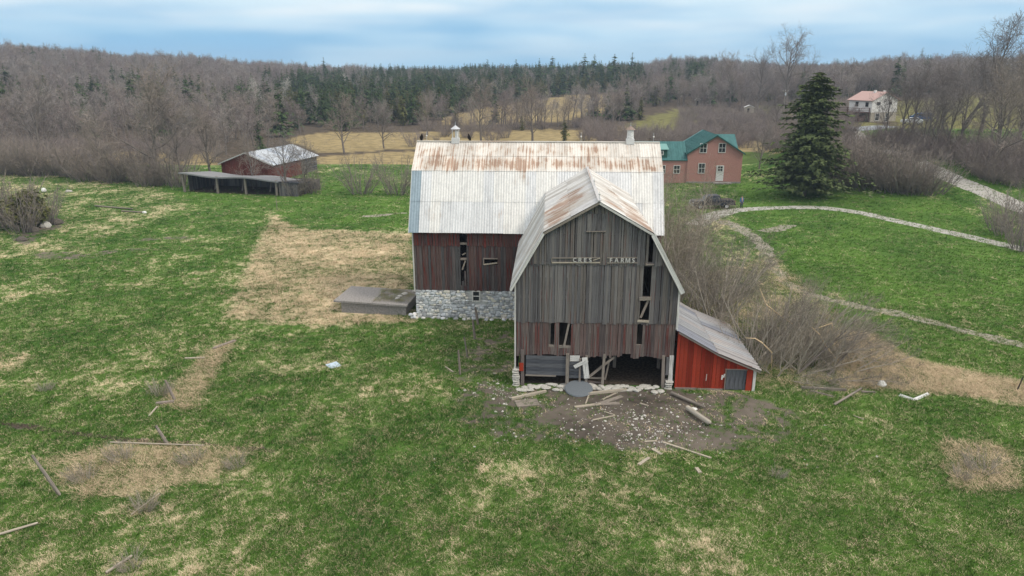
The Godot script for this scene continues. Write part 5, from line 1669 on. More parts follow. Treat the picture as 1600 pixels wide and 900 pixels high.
	solo("boulder", boulder(rngs(65), Vector3(2.2, 0.9, 1.3)), M.dark_rock, "dark low boulder left of the pale boulder", "boulder", spot(50, 362) + Vector3(0, 0.2, 0))
	solo("boulder", boulder(rngs(66), Vector3(1.4, 0.7, 1.1)), M.dark_rock, "dark boulder farthest down the slope from the cedar", "boulder", spot(34, 376) + Vector3(0, 0.15, 0))
	solo("boulder", boulder(rngs(67), Vector3(0.8, 0.8, 0.9)), M.white_bag, "white upright stone up the slope from the olive cedar", "boulder", spot(69, 300) + Vector3(0, 0.3, 0))
	solo("boulder", boulder(rngs(68), Vector3(1.3, 0.5, 0.7)), M.rock, "pale stone at the end of a stick on the upper pasture", "boulder", spot(108, 300) + Vector3(0, 0.12, 0))
	solo("boulder", boulder(rngs(69), Vector3(0.7, 0.4, 0.5)), M.white_bag, "white stone at the right end of the long pasture pole", "boulder", spot(226, 333) + Vector3(0, 0.1, 0))
	lying("fallen_pole", "long pole lying across the upper pasture", "pole", Vector2(148, 323), Vector2(208, 328), 0.22, 0.16, M.old_board, 0, true)
	lying("fallen_pole", "second pole lying in line below the long pasture pole", "pole", Vector2(190, 331), Vector2(225, 333), 0.2, 0.14, M.timber, 0, true)
	# the ruined fence in the left foreground
	stake("fence_post", "grey fence post leaning left beside the worn cattle path", "post", Vector2(262, 695), Vector2(250, 668), 0.17, M.old_board)
	stake("fence_post", "tall grey fence post leaning left nearest the left edge", "post", Vector2(93, 773), Vector2(69, 720), 0.15, M.old_board)
	lying("fallen_pole", "thin pale pole lying along the worn cattle path", "pole", Vector2(172, 693), Vector2(320, 698), 0.08, 0.07, M.pale_board, 0, true)
	stake("fence_post", "short grey post standing in the dry grass hollow", "post", Vector2(273, 625), Vector2(264, 597), 0.16, M.timber)
	lying("fallen_board", "grey board lying at the foot of the short post", "board", Vector2(244, 632), Vector2(272, 629), 0.2, 0.12, M.timber)
	lying("fallen_board", "pale stick lying below the grey board in the hollow", "board", Vector2(233, 651), Vector2(246, 636), 0.09, 0.06, M.pale_board)
	lying("fallen_board", "pale board lying level above the dry grass hollow", "board", Vector2(289, 561), Vector2(320, 560), 0.13, 0.08, M.pale_board)
	lying("fallen_board", "grey plank slanting in the dry strip left of the barn", "board", Vector2(333, 546), Vector2(368, 533), 0.26, 0.1, M.timber)
	lying("fallen_pole", "pale pole lying at the left edge of the foreground", "pole", Vector2(-4, 839), Vector2(60, 820), 0.11, 0.1, M.pale_board, 0, true)
	lying("fallen_pole", "pale split pole at the bottom left of the pasture", "pole", Vector2(166, 898), Vector2(207, 871), 0.12, 0.09, M.pale_board, 0, true)
	lying("fallen_pole", "thin pale branch in the tuft above the bottom left pole", "pole", Vector2(205, 806), Vector2(250, 772), 0.05, 0.05, M.pale_board, 0, true)
	stake("fence_post", "thick dark post against the barn's stone base", "post", Vector2(747, 507), Vector2(743, 481), 0.2, M.timber)
	stake("fence_post", "second post out from the stone base, beside the thick one", "post", Vector2(742, 530), Vector2(739, 500), 0.18, M.timber)
	stake("fence_post", "third post out from the stone base, leaning left", "post", Vector2(730, 557), Vector2(726, 527), 0.12, M.old_board)
	stake("fence_post", "outermost post of the short row by the stone base", "post", Vector2(719, 585), Vector2(717, 548), 0.14, M.timber)
	stake("fence_post", "thin dark post standing in the straw near the right edge", "post", Vector2(1589, 610), Vector2(1593, 592), 0.08, M.iron)
	stake("fence_post", "thin post at the tip of the straw patch before the open shed", "post", Vector2(433, 328), Vector2(433, 310), 0.09, M.timber)
	lying("fallen_board", "white lath lying near the outermost fence post", "board", Vector2(696, 574), Vector2(708, 582), 0.1, 0.05, M.pale_board)
	# utility poles
	for q in [[1090, 163, 120, "far utility pole with pale top behind the brick house"], [1222, 190, 146, "utility pole with transformer left of the big spruce"]]:
		var f := spot(q[0], q[1])
		var hh: float = (q[1] - q[2]) * f.length() / FOCAL
		var t := thing("utility_pole", q[3], "pole", f)
		part("shaft", cyl(0.17, 0.12, hh + 0.4, 8), M.old_board, t, Transform3D(Basis(), Vector3(0, hh / 2 - 0.2, 0)))
		part("crossarm", ubox, M.old_board, t, Transform3D(Basis.from_scale(Vector3(2.0, 0.14, 0.12)), Vector3(0, hh - 0.4, 0.14)))
		for s in [-0.85, 0.0, 0.85]: part("insulator", cyl(0.06, 0.04, 0.2, 6), M.trim, t, Transform3D(Basis(), Vector3(s, hh - 0.22, 0.14)))
		if q[0] > 1200: part("transformer", cyl(0.26, 0.26, 0.9, 10), M.tin, t, Transform3D(Basis(), Vector3(0, hh - 1.3, 0.42)))
	# rubble of the fallen foundation, too small to pick apart
	var r := rngs(71)
	var xf := []
	for k in 900:
		var px := 0.0
		var py := 0.0
		var w := r.randf()
		if w < 0.45: px = 1000 + r.randfn() * 55; py = 672 + r.randfn() * 20
		elif w < 0.75: px = r.randf_range(770, 1110); py = r.randf_range(612, 690)
		elif w < 0.9: px = 790 + r.randfn() * 25; py = 608 + r.randfn() * 10
		else: px = r.randf_range(660, 1400); py = r.randf_range(590, 740)
		if py < 604 and px > 800 and px < 1180: continue
		var p := spot(px, py)
		var s := r.randf_range(0.2, 0.75) * (2.2 if r.randf() < 0.08 else 1.0)
		xf.append(Transform3D(Basis(Vector3.UP, r.randf() * 6) * Basis.from_scale(Vector3(s, s * 0.7, s * r.randf_range(0.6, 1.2))), p + Vector3(0, 0.01, 0)))
	scatter("rubble", "white chips of mortar and stone strewn over the mud", boulder(rngs(72), Vector3(0.15, 0.1, 0.13)), M.rubble, xf)

func disc(r: float, h: float) -> ArrayMesh:
	var b := MB.new()
	var n := 28
	for k in n:
		var a := TAU * k / n
		var c := TAU * (k + 1) / n
		var p := Vector3(cos(a) * r, 0, sin(a) * r)
		var q := Vector3(cos(c) * r, 0, sin(c) * r)
		var u := Vector3(0, h, 0)
		b.quad(q, p, p * 0.95 + u, q * 0.95 + u)
		b.quad(q * 0.95 + u, p * 0.95 + u, p * 0.5 + u * 1.4, q * 0.5 + u * 1.4)
		b.tri(q * 0.5 + u * 1.4, p * 0.5 + u * 1.4, u * 1.6)
		b.tri(p, q, Vector3.ZERO)
	return b.build()

# ------------------------------------------------------------------ grass
func tuft(s: int, blades: int, h: float, spread: float, w: float, lean: float) -> ArrayMesh:
	var rng := rngs(s)
	var b := MB.new()
	for k in blades:
		var a := rng.randf() * TAU
		var p := Vector3(cos(a), 0, sin(a)) * spread * sqrt(rng.randf())
		var a2 := rng.randf() * TAU
		var d := Vector3(cos(a2) * lean, 1, sin(a2) * lean).normalized() * h * rng.randf_range(0.5, 1.15)
		var s2 := Vector3(-sin(a2 + 0.6), 0, cos(a2 + 0.6)) * w * rng.randf_range(0.7, 1.2)
		var k0 := b.v.size()
		b.tri(p - s2 - Vector3(0, 0.02, 0), p + s2 - Vector3(0, 0.02, 0), p + d)
		for i in 3: b.n[k0 + i] = (b.n[k0 + i] * (1 if b.n[k0 + i].y > 0 else -1) + Vector3.UP * 1.2).normalized()
	return b.build()

func blocked(x: float, z: float) -> bool:
	# under the barns
	var b := Basis(Vector3.UP, deg_to_rad(-YAW))
	var p := b * (Vector3(x, 0, z) - WING_AT)
	if p.x > -0.1 and p.x < 14.8 and p.z < 0.25 and p.z > -8.2: return true
	if p.x > -0.1 and p.x < 9.8 and p.z < 0.25 and p.z > -13.0: return true
	p = b * (Vector3(x, 0, z) - MAIN_AT)
	if p.x > -0.1 and p.x < 19.1 and p.z < 0.1 and p.z > -9.8: return true
	if x > -14.2 and x < -8.2 and z > -58.8 and z < -54.6: return true
	return false

func make_grass() -> void:
	var rng := rngs(9)
	var green := [[], []]
	var gc := [PackedColorArray(), PackedColorArray()]
	var straw := []
	var sc := PackedColorArray()
	var n := 0
	while n < 330000:
		n += 1
		# even cover of the ground in view, thinner and coarser with distance
		var far := rng.randf()
		var d := 21.0 * pow(7.0, far)
		if rng.randf() > minf(1.0, 44.0 / d) and d > 44: continue
		var x := rng.randf_range(-0.78, 0.78) * (d + 4.0)
		var z := -d
		if x < GX0 + 1 or x > GX1 - 1: continue
		if blocked(x, z): continue
		var c := cell(x, z)
		if mud_px[c] > 90 and rng.randf() < mud_px[c] / 280.0: continue
		var t := tone_px[c] / 255.0
		var s := straw_px[c] / 255.0
		var size := (0.8 + d * 0.012) * rng.randf_range(0.7, 1.35)
		var p := Vector3(x, hgt(x, z), z)
		if rng.randf() < s * 0.85 + (0.1 if z > -60.0 or x < 8.0 else 0.03):
			var col := STRAW_A.lerp(STRAW_B, clampf(t + rng.randf_range(-0.35, 0.35), 0, 1))
			straw.append(turned(p, rng.randf() * TAU, Vector3(size, size * (0.7 + 0.7 * s), size)))
			sc.append(col)
		else:
			var k := 0 if rng.randf() < 0.7 else 1
			var col := GREEN_A.lerp(GREEN_B, clampf(t + rng.randf_range(-0.28, 0.28), 0, 1)) * 1.1
			if rng.randf() < 0.15: col = col.lerp(STRAW_B, 0.3)
			green[k].append(turned(p, rng.randf() * TAU, Vector3(size, size, size)))
			gc[k].append(col)
	var m := mat(Color(1, 1, 1), 0.9, 0, null, 0.15)
	m.vertex_color_use_as_albedo = true
	scatter("grass", "short green spring grass of the pasture and lawn", tuft(1, 12, 0.085, 0.16, 0.012, 0.6), m, green[0], gc[0])
	scatter("grass", "longer green grass blades of the pasture", tuft(2, 9, 0.14, 0.14, 0.011, 0.7), m, green[1], gc[1])
	scatter("dry_grass", "flattened tan dry grass in patches over the pasture", tuft(3, 13, 0.16, 0.2, 0.012, 1.9), m, straw, sc)
	# tall dead stalks in the straw patches
	var tall := []
	var tc := PackedColorArray()
	for q in [[[[428, 335], [352, 498], [648, 504], [645, 368], [470, 360]], 5200], [[[1290, 517], [1360, 520], [1425, 562], [1640, 607], [1640, 636], [1500, 616], [1320, 604]], 5200], [[[60, 722], [200, 692], [400, 702], [330, 750], [140, 780]], 900], [[[245, 632], [330, 545], [375, 525], [300, 640]], 500], [[[1470, 690], [1580, 700], [1600, 760], [1500, 770]], 500], [[[1050, 440], [1210, 400], [1320, 500], [1310, 604], [1185, 606]], 2600]]:
		var poly := PackedVector2Array()
		var lo := Vector2(1e9, 1e9)
		var hi := -lo
		for p in q[0]:
			var w := spot(p[0], p[1])
			poly.append(Vector2(w.x, w.z)); lo = lo.min(Vector2(w.x, w.z)); hi = hi.max(Vector2(w.x, w.z))
		for k in q[1]:
			var p := Vector2(rng.randf_range(lo.x, hi.x), rng.randf_range(lo.y, hi.y))
			if not Geometry2D.is_point_in_polygon(p, poly) or blocked(p.x, p.y): continue
			var s := rng.randf_range(0.6, 1.3)
			tall.append(turned(ground(p.x, p.y), rng.randf() * TAU, Vector3(s, s * rng.randf_range(0.4, 1.0), s)))
			tc.append(STRAW_A.lerp(STRAW_B, rng.randf()) * Color(1, 0.97, 0.95))
	for k in 110:
		var p := Vector3(-11.2 + rng.randf_range(0.2, 2.9), 1.06, -56.7 + rng.randf_range(-1.6, 1.7))
		tall.append(turned(p, rng.randf() * TAU, Vector3(0.8, rng.randf_range(0.3, 0.7), 0.8)))
		tc.append(STRAW_A.lerp(GREEN_B, rng.randf() * 0.7))
	scatter("dead_stalks", "matted dead stalks and reeds in the straw patches", tuft(4, 22, 0.5, 0.42, 0.011, 2.1), m, tall, tc)

# ------------------------------------------------------------------ trees
func tall_of(f: Vector3, base: float, top: float) -> float:
	return (base - top) * (f.length() * cos(deg_to_rad(PITCH)) + (CAM_H - f.y) * sin(deg_to_rad(PITCH))) / FOCAL / 1.02

func make_trees() -> void:
	var rng := rngs(21)
	var bt := []
	for k in 5:
		var a := bare_tree(300 + k, 12.0, 0.27, 18, 0.12 + 0.05 * (k % 3), 52.0 + 6 * (k % 2), 0.034, 8, 0.05 * (k % 2), 0.62)
		bt.append([a[0], a[1], 12.0])
	var slim := []
	for k in 3:
		var a := bare_tree(320 + k, 14.0, 0.24, 19, 0.2, 36.0, 0.036, 8, 0.12 if k == 2 else 0.04, 0.5)
		slim.append([a[0], a[1], 14.0])
	var sh := []
	for k in 4:
		var a := thicket(340 + k, 4.2, 1.6, 34, 0.022)
		sh.append([a[0], a[1], 4.2])
	# bare trees one can tell apart: [picture x of the foot, y of the foot, y of the top, kind, label]
	var lone := [
		[62, 268, 160, 0, "broad bare tree with forked trunk at the far left of the pasture"],
		[160, 281, 196, 1, "bare tree leaning among the shrubs at the pasture's left back edge"],
		[245, 288, 140, 2, "tall dark bare tree just left of the open pole shed"],
		[285, 284, 178, 3, "bare tree right beside the tall dark one, behind the shed's left post"],
		[330, 276, 185, 4, "bare tree behind the left half of the pole shed"],
		[396, 296, 224, 0, "small bare tree before the hay barn's red gable"],
		[448, 306, 216, 1, "bare tree at the pole shed's right end before the metal roof"],
		[478, 303, 228, 3, "low bare tree at the hay barn's front corner"],
		[538, 240, 160, 2, "bare tree alone on the tan field right of hay barn"],
		[600, 232, 166, 4, "bare tree on the field edge, halfway from hay barn to barn ridge"],
		[668, 212, 150, 0, "bare tree above the barn ridge's left end"],
		[752, 223, 138, 1, "round crowned bare tree above the ridge right of the left ventilator"],
		[790, 194, 142, 2, "slender bare tree on the far slope behind the round crowned one"],
		[832, 222, 134, 3, "tall bare tree above the middle of the barn ridge"],
		[880, 205, 158, 4, "low bare tree on the slope above the ridge's right half"],
		[1186, 264, 206, 0, "gnarled bare apple tree between brick house and big spruce"],
		[1228, 166, 68, 1, "large round bare tree rising above the skyline behind the spruce"],
		[1140, 168, 96, 2, "bare tree with crooked top behind the brick house roof"],
		[1183, 172, 92, 3, "bare tree left of the large round skyline tree"],
		[1556, 272, 148, 4, "wide branching bare tree beside the gravel road at right"],
		[1590, 236, 128, 0, "bare tree cut by the right edge above the road"],
	]
	for k in lone.size():
		var q: Array = lone[k]
		var f := spot(q[0], q[1])
		put_tree(bt, q[3], "bare_tree", q[4], f, tall_of(f, q[1], q[2]), rng.randf() * 360.0, "", M.bark, M.twig_grey if k % 3 == 0 else M.twig)
	var thin := [
		[1503, 205, 56, 2, "tallest bare tree, leaning right, in the field right of white house"],
		[1382, 224, 140, 0, "slim bare tree directly before the white house"],
		[1404, 226, 132, 1, "slim bare tree before the white house's right corner"],
		[1422, 222, 120, 0, "slim bare tree before the parked white car"],
		[1446, 224, 128, 1, "slim bare tree right of the blue van"],
		[1470, 212, 118, 0, "slim bare tree left of the tallest leaning one"],
		[1533, 206, 112, 1, "slim bare tree right of the tallest leaning one"],
		[1574, 196, 104, 0, "slim bare tree on the field near the right edge"],
		[1460, 248, 158, 1, "slim bare tree in the roadside brush below the blue van"],
		[1210, 214, 150, 0, "slim bare tree beside the utility pole left of the spruce"],
	]
	for k in thin.size():
		var q: Array = thin[k]
		var f := spot(q[0], q[1])
		var o := put_tree(slim, q[3], "bare_tree", q[4], f, tall_of(f, q[1], q[2]), -20.0 if k == 0 else rng.randf() * 360.0, "", M.bark, M.twig_grey)
		if k == 0: o.rotation_degrees = Vector3(0, -15, -9)
	for k in 8:
		var x := 1440 + k * 20.5 + rng.randf_range(-7, 7)
		var y := rng.randf_range(206, 246)
		var f := spot(x, y)
		put_tree(slim if k % 3 else bt, rng.randi() % 3, "bare_tree", "dark bare tree in the loose row along the field right of white house", f, tall_of(f, y, y - rng.randf_range(62, 100)), rng.randf() * 360.0, "trees in the field row at right", M.bark, M.twig_grey)
	# dead pale snags on the left hill
	for q in [[402, 172, 128, "pale dead tree standing white against the left woods"], [446, 166, 126, "second pale dead tree, slimmer, before dark evergreens"], [545, 150, 118, "pale bare birch at the evergreens' left edge"]]:
		var f := spot(q[0], q[1])
		put_tree(slim, 1, "dead_tree", q[3], f, tall_of(f, q[1], q[2]), rng.randf() * 360, "", M.birch, M.birch)
	# shrubs of the hedgerow at the pasture's back edge
	var hedge := []
	for k in 26:
		hedge.append([-15 + k * 11.7 + rng.randf_range(-6, 6), 270 + k * 0.85 + rng.randf_range(-5, 4), rng.randf_range(34, 62)])
	for q in hedge:
		var f := spot(q[0], q[1])
		put_tree(sh, rng.randi() % 4, "bare_shrub", "grey brown bare shrub in the hedgerow along the pasture's back edge", f, tall_of(f, q[1], q[1] - q[2]), rng.randf() * 360, "hedgerow shrubs behind the pasture", M.twig_grey, M.twig, rng.randf_range(1.0, 1.4))
	for k in 17:
		var x := 1318 + k * 8.2 + rng.randf_range(-4, 4)
		var y := 287 + k * 0.9 + rng.randf_range(-12, 6)
		var f := spot(x, y)
		put_tree(sh, rng.randi() % 4, "bare_shrub", "brown bare shrub in the dense row behind the right lawn", f, tall_of(f, y, y - rng.randf_range(42, 66)), rng.randf() * 360, "shrubs behind the right lawn", M.twig_grey, M.twig, 1.25)
	for q in [[565, 303, 62, "bare twiggy shrub left of the barn roof on the green strip"], [622, 304, 68, "bare twiggy shrub next to the barn roof's left edge"], [490, 302, 44, "low dense shrub at the right end of pole shed"], [462, 306, 36, "small shrub before the pole shed's board wall"], [18, 354, 84, "grey brush left of the olive cedar"], [72, 352, 56, "twiggy grey brush growing through the olive cedar's right side"], [36, 362, 62, "twiggy brush before the olive cedar"], [-8, 358, 70, "grey brush at the left edge by the cedar"], [1582, 372, 82, "large bare shrub at the right edge beside the driveway"], [1560, 362, 50, "smaller bare shrub left of the large one by the driveway"], [1598, 392, 60, "bare shrub cut by the right edge below the large one"]]:
		var f := spot(q[0], q[1])
		put_tree(sh, rng.randi() % 4, "bare_shrub", q[3], f, tall_of(f, q[1], q[1] - q[2]), rng.randf() * 360, "", M.twig_grey, M.twig, 1.0)
	# the overgrown willow brush east of the wing: [x, z, height, lean, kind, label]
	var wl := []
	wl.append(copse(361, 8.0, 1.2, 7, 0.085, 0.015, Vector3(0.05, 0, 0), 0.35))
	wl.append(copse(362, 6.5, 1.8, 8, 0.08, 0.014, Vector3(0.15, 0, 0.05), 1.1))
	wl.append(copse(363, 5.0, 2.2, 10, 0.07, 0.013, Vector3(0.25, 0, 0.1), 2.4))
	var hs := [8.0, 6.5, 5.0]
	var wp := []
	for k in 3: wp.append([wl[k][0], wl[k][1], hs[k]])
	for q in [[12.6, -52.6, 8.6, 0, 0, "tall tan brush right behind the wing roof's lower edge"], [15.2, -50.5, 7.4, 0, 110, "tall tan brush behind the lean-to roof's upper end"], [17.6, -47.6, 6.0, 1, 0, "tan brush overhanging the lean-to roof"], [17.4, -43.4, 3.9, 2, 40, "low tan brush beside the lean-to's white corner"], [19.6, -43.6, 4.6, 2, 0, "broken tan brush with splintered limb, second right of the lean-to"], [22.0, -43.6, 4.0, 2, -10, "tan brush at the straw patch edge, farthest right of the lean-to"], [20.4, -48.0, 5.2, 1, 200, "tan brush behind the broken one, towards the track"], [17.0, -56.0, 5.5, 1, 90, "tan brush between the lean-to and the driveway track"], [13.6, -60.0, 6.4, 0, 60, "tan brush past the long barn's right end"], [13.0, -57.0, 10.2, 0, 200, "tallest pale stemmed brush at the long barn roof's right edge"], [15.2, -62.5, 10.0, 0, 300, "tall pale stemmed brush right of the tallest one"], [12.6, -66.0, 9.4, 0, 140, "tall brush before the brick house's low wing"], [17.8, -58.0, 6.4, 1, 30, "spreading brush left of the pale gravel spot"], [15.0, -68.0, 5.0, 1, 150, "sparse tan brush on the way to the pickup"], [19.4, -64.0, 4.0, 2, 220, "low tan brush by the pale gravel spot"], [14.4, -76.0, 5.2, 0, 20, "upright tan brush nearest to the pickup"]]:
		put_tree(wp, q[3], "brush_thicket", q[5], ground(q[0], q[1]), q[2], q[4], "", M.stem_tan, M.twig_tan if q[4] % 20 == 0 else M.twig_dark, 1.0)
	var dense := []
	for k in 2:
		var a := thicket(371 + k, 4.6, 2.3, 60, 0.013, Vector3(0.25, 0, 0.05), 6, 0.12)
		dense.append([a[0], a[1], 4.6])
	for q in [[16.6, -44.8, 4.6, 0, "dense grey brush filling the corner behind the lean-to door"], [18.6, -44.9, 4.9, 1, "dense grey brush in the middle of the tangle right of lean-to"], [20.9, -45.0, 4.3, 0, "dense grey brush at the tangle's straw side"], [19.6, -47.4, 4.6, 1, "dense grey brush at the tangle's back"], [15.6, -53.4, 5.2, 0, "dense grey brush between tall stems behind the lean-to roof"]]:
		put_tree(dense, q[3], "brush_thicket", q[4], ground(q[0], q[1]), q[2], 25.0 * q[3], "", M.stem_tan, M.twig_dark if q[3] == 0 else M.twig_tan)
	# splintered limbs in the brush
	for q in [[[[16.67, 4.94, -46.0], [17.0, 4.2, -45.9], [17.22, 3.76, -46.0], [18.3, 2.95, -46.1], [19.49, 2.14, -46.0]], "splintered pale limb high in the brush behind the lean-to roof"], [[[19.6, 2.9, -44.2], [20.2, 2.35, -44.0], [20.69, 1.57, -44.0], [21.4, 0.75, -43.9], [22.3, 0.1, -43.8]], "splintered pale limb bending down to the straw patch"], [[[20.0, 2.6, -44.4], [20.6, 2.75, -44.5], [21.15, 2.96, -44.5], [21.2, 2.7, -44.5], [21.24, 2.29, -44.5]], "short hooked pale limb above the bent one"], [[[15.0, 2.5, -43.0], [15.6, 2.5, -42.9], [16.07, 2.19, -43.0], [16.8, 1.5, -43.0], [16.95, 0.2, -43.1]], "arched pale branch springing over the lean-to's low corner"], [[[18.17, 1.35, -46.0], [18.5, 1.2, -46.0], [18.8, 1.0, -46.0], [19.0, 0.9, -46.0], [19.26, 0.4, -46.0]], "small pale split limb deep in the brush"]]:
		var b := MB.new()
		var p0 := Vector3(q[0][0][0], q[0][0][1], q[0][0][2])
		var pp := PackedVector3Array()
		for p in q[0]: pp.append(Vector3(p[0], p[1], p[2]) - p0)
		b.tube(pp, PackedFloat32Array([0.012, 0.036, 0.05, 0.036, 0.014]), 5)
		q.append(q[1]); q.append(q[1])
		solo("broken_limb", b.build(), M.split_wood, q[1], "branch", p0)
	# leaning dark branch spray above the straw
	var sp := bare_tree(391, 7.0, 0.09, 9, 0.25, 34.0, 0.014, 6)
	var lt := put_tree([[sp[0], sp[1], 7.0]], 0, "fallen_tree", "fallen dark sapling leaning out of the brush over the straw", ground(18.6, -43.0), 7.0, 0)
	lt.rotation_degrees = Vector3(-12, 0, -46)
	var lt2 := put_tree([[sp[0], sp[1], 7.0]], 0, "fallen_tree", "second fallen sapling lying low along the straw patch", ground(20.4, -42.6), 6.0, 0)
	lt2.rotation_degrees = Vector3(-6, 40, -68)
	for q in [[16.4, -44.2, 5.6, -30, 20, -58, "bare fallen tree lying over the lean-to's low corner"], [18.2, -45.6, 6.4, 25, 70, -50, "bare fallen tree lying across the middle of the tangle"], [20.2, -44.2, 5.2, 40, 10, -62, "bare fallen tree at the front of the tangle"], [17.2, -48.2, 6.6, -20, 130, 48, "bare fallen tree propped above the lean-to roof"], [21.6, -45.4, 5.0, -35, 200, 55, "bare fallen tree at the tangle's outer right end"]]:
		var o := put_tree([[sp[0], sp[1], 7.0]], 0, "fallen_tree", q[6], ground(q[0], q[1]) + Vector3(0, 0.5, 0), q[2], 0, "", M.stem_tan, M.twig_dark)
		o.rotation_degrees = Vector3(q[3], q[4], q[5])
	# brush heaps in the foreground
	var hp := thicket(395, 1.6, 1.3, 44, 0.014, Vector3(0.2, 0, 0.1), 7, 0.4)
	var heaps := [[hp[0], hp[1], 1.6]]
	for q in [[190, 718, 1.0, "brown heap of dead canes left of the leaning post"], [300, 722, 0.9, "brown heap of dead canes right of the leaning post"], [370, 728, 0.8, "small heap of dead canes at the path's end"], [130, 750, 0.9, "heap of dead canes beside the tall leaning post"], [225, 795, 0.9, "tangle of pale dead branches in the near left grass"], [1535, 735, 1.2, "grey tangle of dead branches in the right foreground"], [1500, 745, 0.7, "small grey tangle left of the larger right one"], [250, 615, 1.1, "dark cane heap in the dry grass hollow"], [205, 885, 0.8, "dead twigs at the bottom left pole"], [70, 610, 0.7, "sparse dead twigs on the left green slope"], [1215, 745, 0.6, "little tuft of dead stalks on the open right grass"]]:
		put_tree(heaps, 0, "cane_thicket", q[3], spot(q[0], q[1]), q[2], rng.randf() * 360, "", M.stem_tan, M.twig_tan if q[0] < 1400 else M.twig)
	# the big spruce
	var big := needle_tree(401, 18.6, 6.6, 56, 12, 11, 1.5, 0.68, 0.5, 0.2)
	put_tree([[big[0], big[1], 18.6]], 0, "spruce_tree", "big dark green spruce on the lawn right of the brick house", spot(1256, 306), 18.8, 0, "", M.bark, M.spruce, 1.12)
	# evergreens
	var fir := []
	for k in 4:
		var a := needle_tree(410 + k, 13.0, 2.4 + 0.3 * k, 20, 7, 2, 1.2, 0.85, 0.35, 0.2)
		fir.append([a[0], a[1], 13.0])
	var ced := []
	for k in 3:
		var a := needle_tree(420 + k, 9.0, 2.1, 17, 8, 2, 0.5, 0.55, 0.3, -0.15)
		ced.append([a[0], a[1], 9.0])
	var bush := needle_tree(430, 5.0, 3.4, 30, 15, 8, 0.15, 0.55, 0.5, -0.35)
	put_tree([[bush[0], bush[1], 5.0]], 0, "cedar_tree", "squat olive green cedar at the left edge of the pasture", spot(48, 356), 4.6, 0, "", M.bark, M.cedar, 0.8)
	for q in [[508, 135, 95, 0, "pointed dark spruce alone on the skyline over the hay barn"], [762, 130, 97, 1, "narrow spruce top on the skyline above the barn's left half"], [806, 132, 97, 2, "first of the spruce tops right of the narrow one"], [862, 130, 92, 3, "bushy pointed spruce on the skyline above barn middle"], [842, 131, 95, 0, "slim spruce top beside the bushy pointed one"], [912, 136, 88, 1, "tall spruce on the skyline left of the right ventilator"], [928, 134, 90, 2, "narrow spruce just right of the tall skyline one"], [957, 138, 89, 3, "broad spruce top over the right ventilator"], [985, 140, 87, 0, "rightmost spruce of the skyline row above the barn"], [1364, 148, 106, 2, "dark spruce behind the white house roof"], [1436, 112, 74, 1, "pointed spruce on the skyline right of white house"], [1491, 112, 80, 3, "spruce top on the skyline beside the tallest bare tree"], [1252, 122, 102, 0, "small far spruce above the big spruce's left side"], [978, 188, 130, 1, "dark evergreen at the meadow's right edge"], [925, 182, 138, 2, "dark evergreen standing in the far meadow"], [1086, 150, 98, 3, "dark evergreen mass behind the far utility pole"]]:
		var f := spot(q[0], q[1])
		put_tree(fir, q[3], "spruce_tree", q[4], f, tall_of(f, q[1], q[2] - (5 if q[1] < 145 else 0)), rng.randf() * 360, "", M.bark, M.fir, 1.35)
	for q in [[882, 221, 186, 0, "small olive cedar before the field hedge above the ridge"], [712, 196, 168, 1, "small green cedar above the left ventilator"], [816, 204, 180, 2, "round little cedar in the tan meadow"], [1235, 158, 136, 0, "small cedar right of the utility pole"]]:
		var f := spot(q[0], q[1])
		put_tree(ced, q[3], "cedar_tree", q[4], f, tall_of(f, q[1], q[2]), rng.randf() * 360, "", M.bark, M.cedar)
	# the far woods
	var wood := [[], [], []]
	var birch := []
	var ever := [[], [], []]
	var scrub := [[], []]
	var fields := []
	for f in FIELDS:
		var pl := PackedVector2Array()
		for p in f[1]: pl.append(Vector2(p[0], p[1]))
		fields.append(pl)
	var green := [
		[0.85, PackedVector2Array([Vector2(430, 160), Vector2(480, 134), Vector2(600, 128), Vector2(700, 122), Vector2(760, 116), Vector2(1008, 110), Vector2(1012, 165), Vector2(940, 152), Vector2(850, 160), Vector2(740, 174), Vector2(690, 192), Vector2(600, 200), Vector2(440, 186)])],
		[0.6, PackedVector2Array([Vector2(1040, 118), Vector2(1120, 116), Vector2(1112, 152), Vector2(1046, 150)])],
		[0.36, PackedVector2Array([Vector2(-100, 150), Vector2(300, 165), Vector2(560, 185), Vector2(560, 208), Vector2(-100, 200)])],
		[0.4, PackedVector2Array([Vector2(1250, 108), Vector2(1340, 108), Vector2(1340, 126), Vector2(1250, 126)])],
		[0.5, PackedVector2Array([Vector2(1540, 100), Vector2(1700, 100), Vector2(1700, 116), Vector2(1540, 116)])],
	]
	var tries := 0
	while tries < 56000:
		tries += 1
		var r := 150.0 + 720.0 * pow(rng.randf(), 0.62)
		var px0 := rng.randf_range(-560.0, 2260.0)
		var th := atan((px0 - 800.0) / 1168.0)
		var x := r * sin(th)
		var z := -r * cos(th)
		var p := ground(x, z)
		var s := seen_at(p)
		# sparser where the wood stands edge on
		if rng.randf() > 0.5: continue
		var lim := 244.0
		if s.x > 480 and s.x <= 1010: lim = 206.0
		elif s.x > 1010 and s.x <= 1330: lim = 168.0
		elif s.x > 1330: lim = 152.0
		if s.y > lim: continue
		var out := false
		for k in fields.size():
			if Geometry2D.is_point_in_polygon(s, fields[k]): out = true; break
		if out: continue
		var chance := 0.05
		for g in green:
			if Geometry2D.is_point_in_polygon(s, g[1]): chance = maxf(chance, g[0])
		var a := rng.randf() * TAU
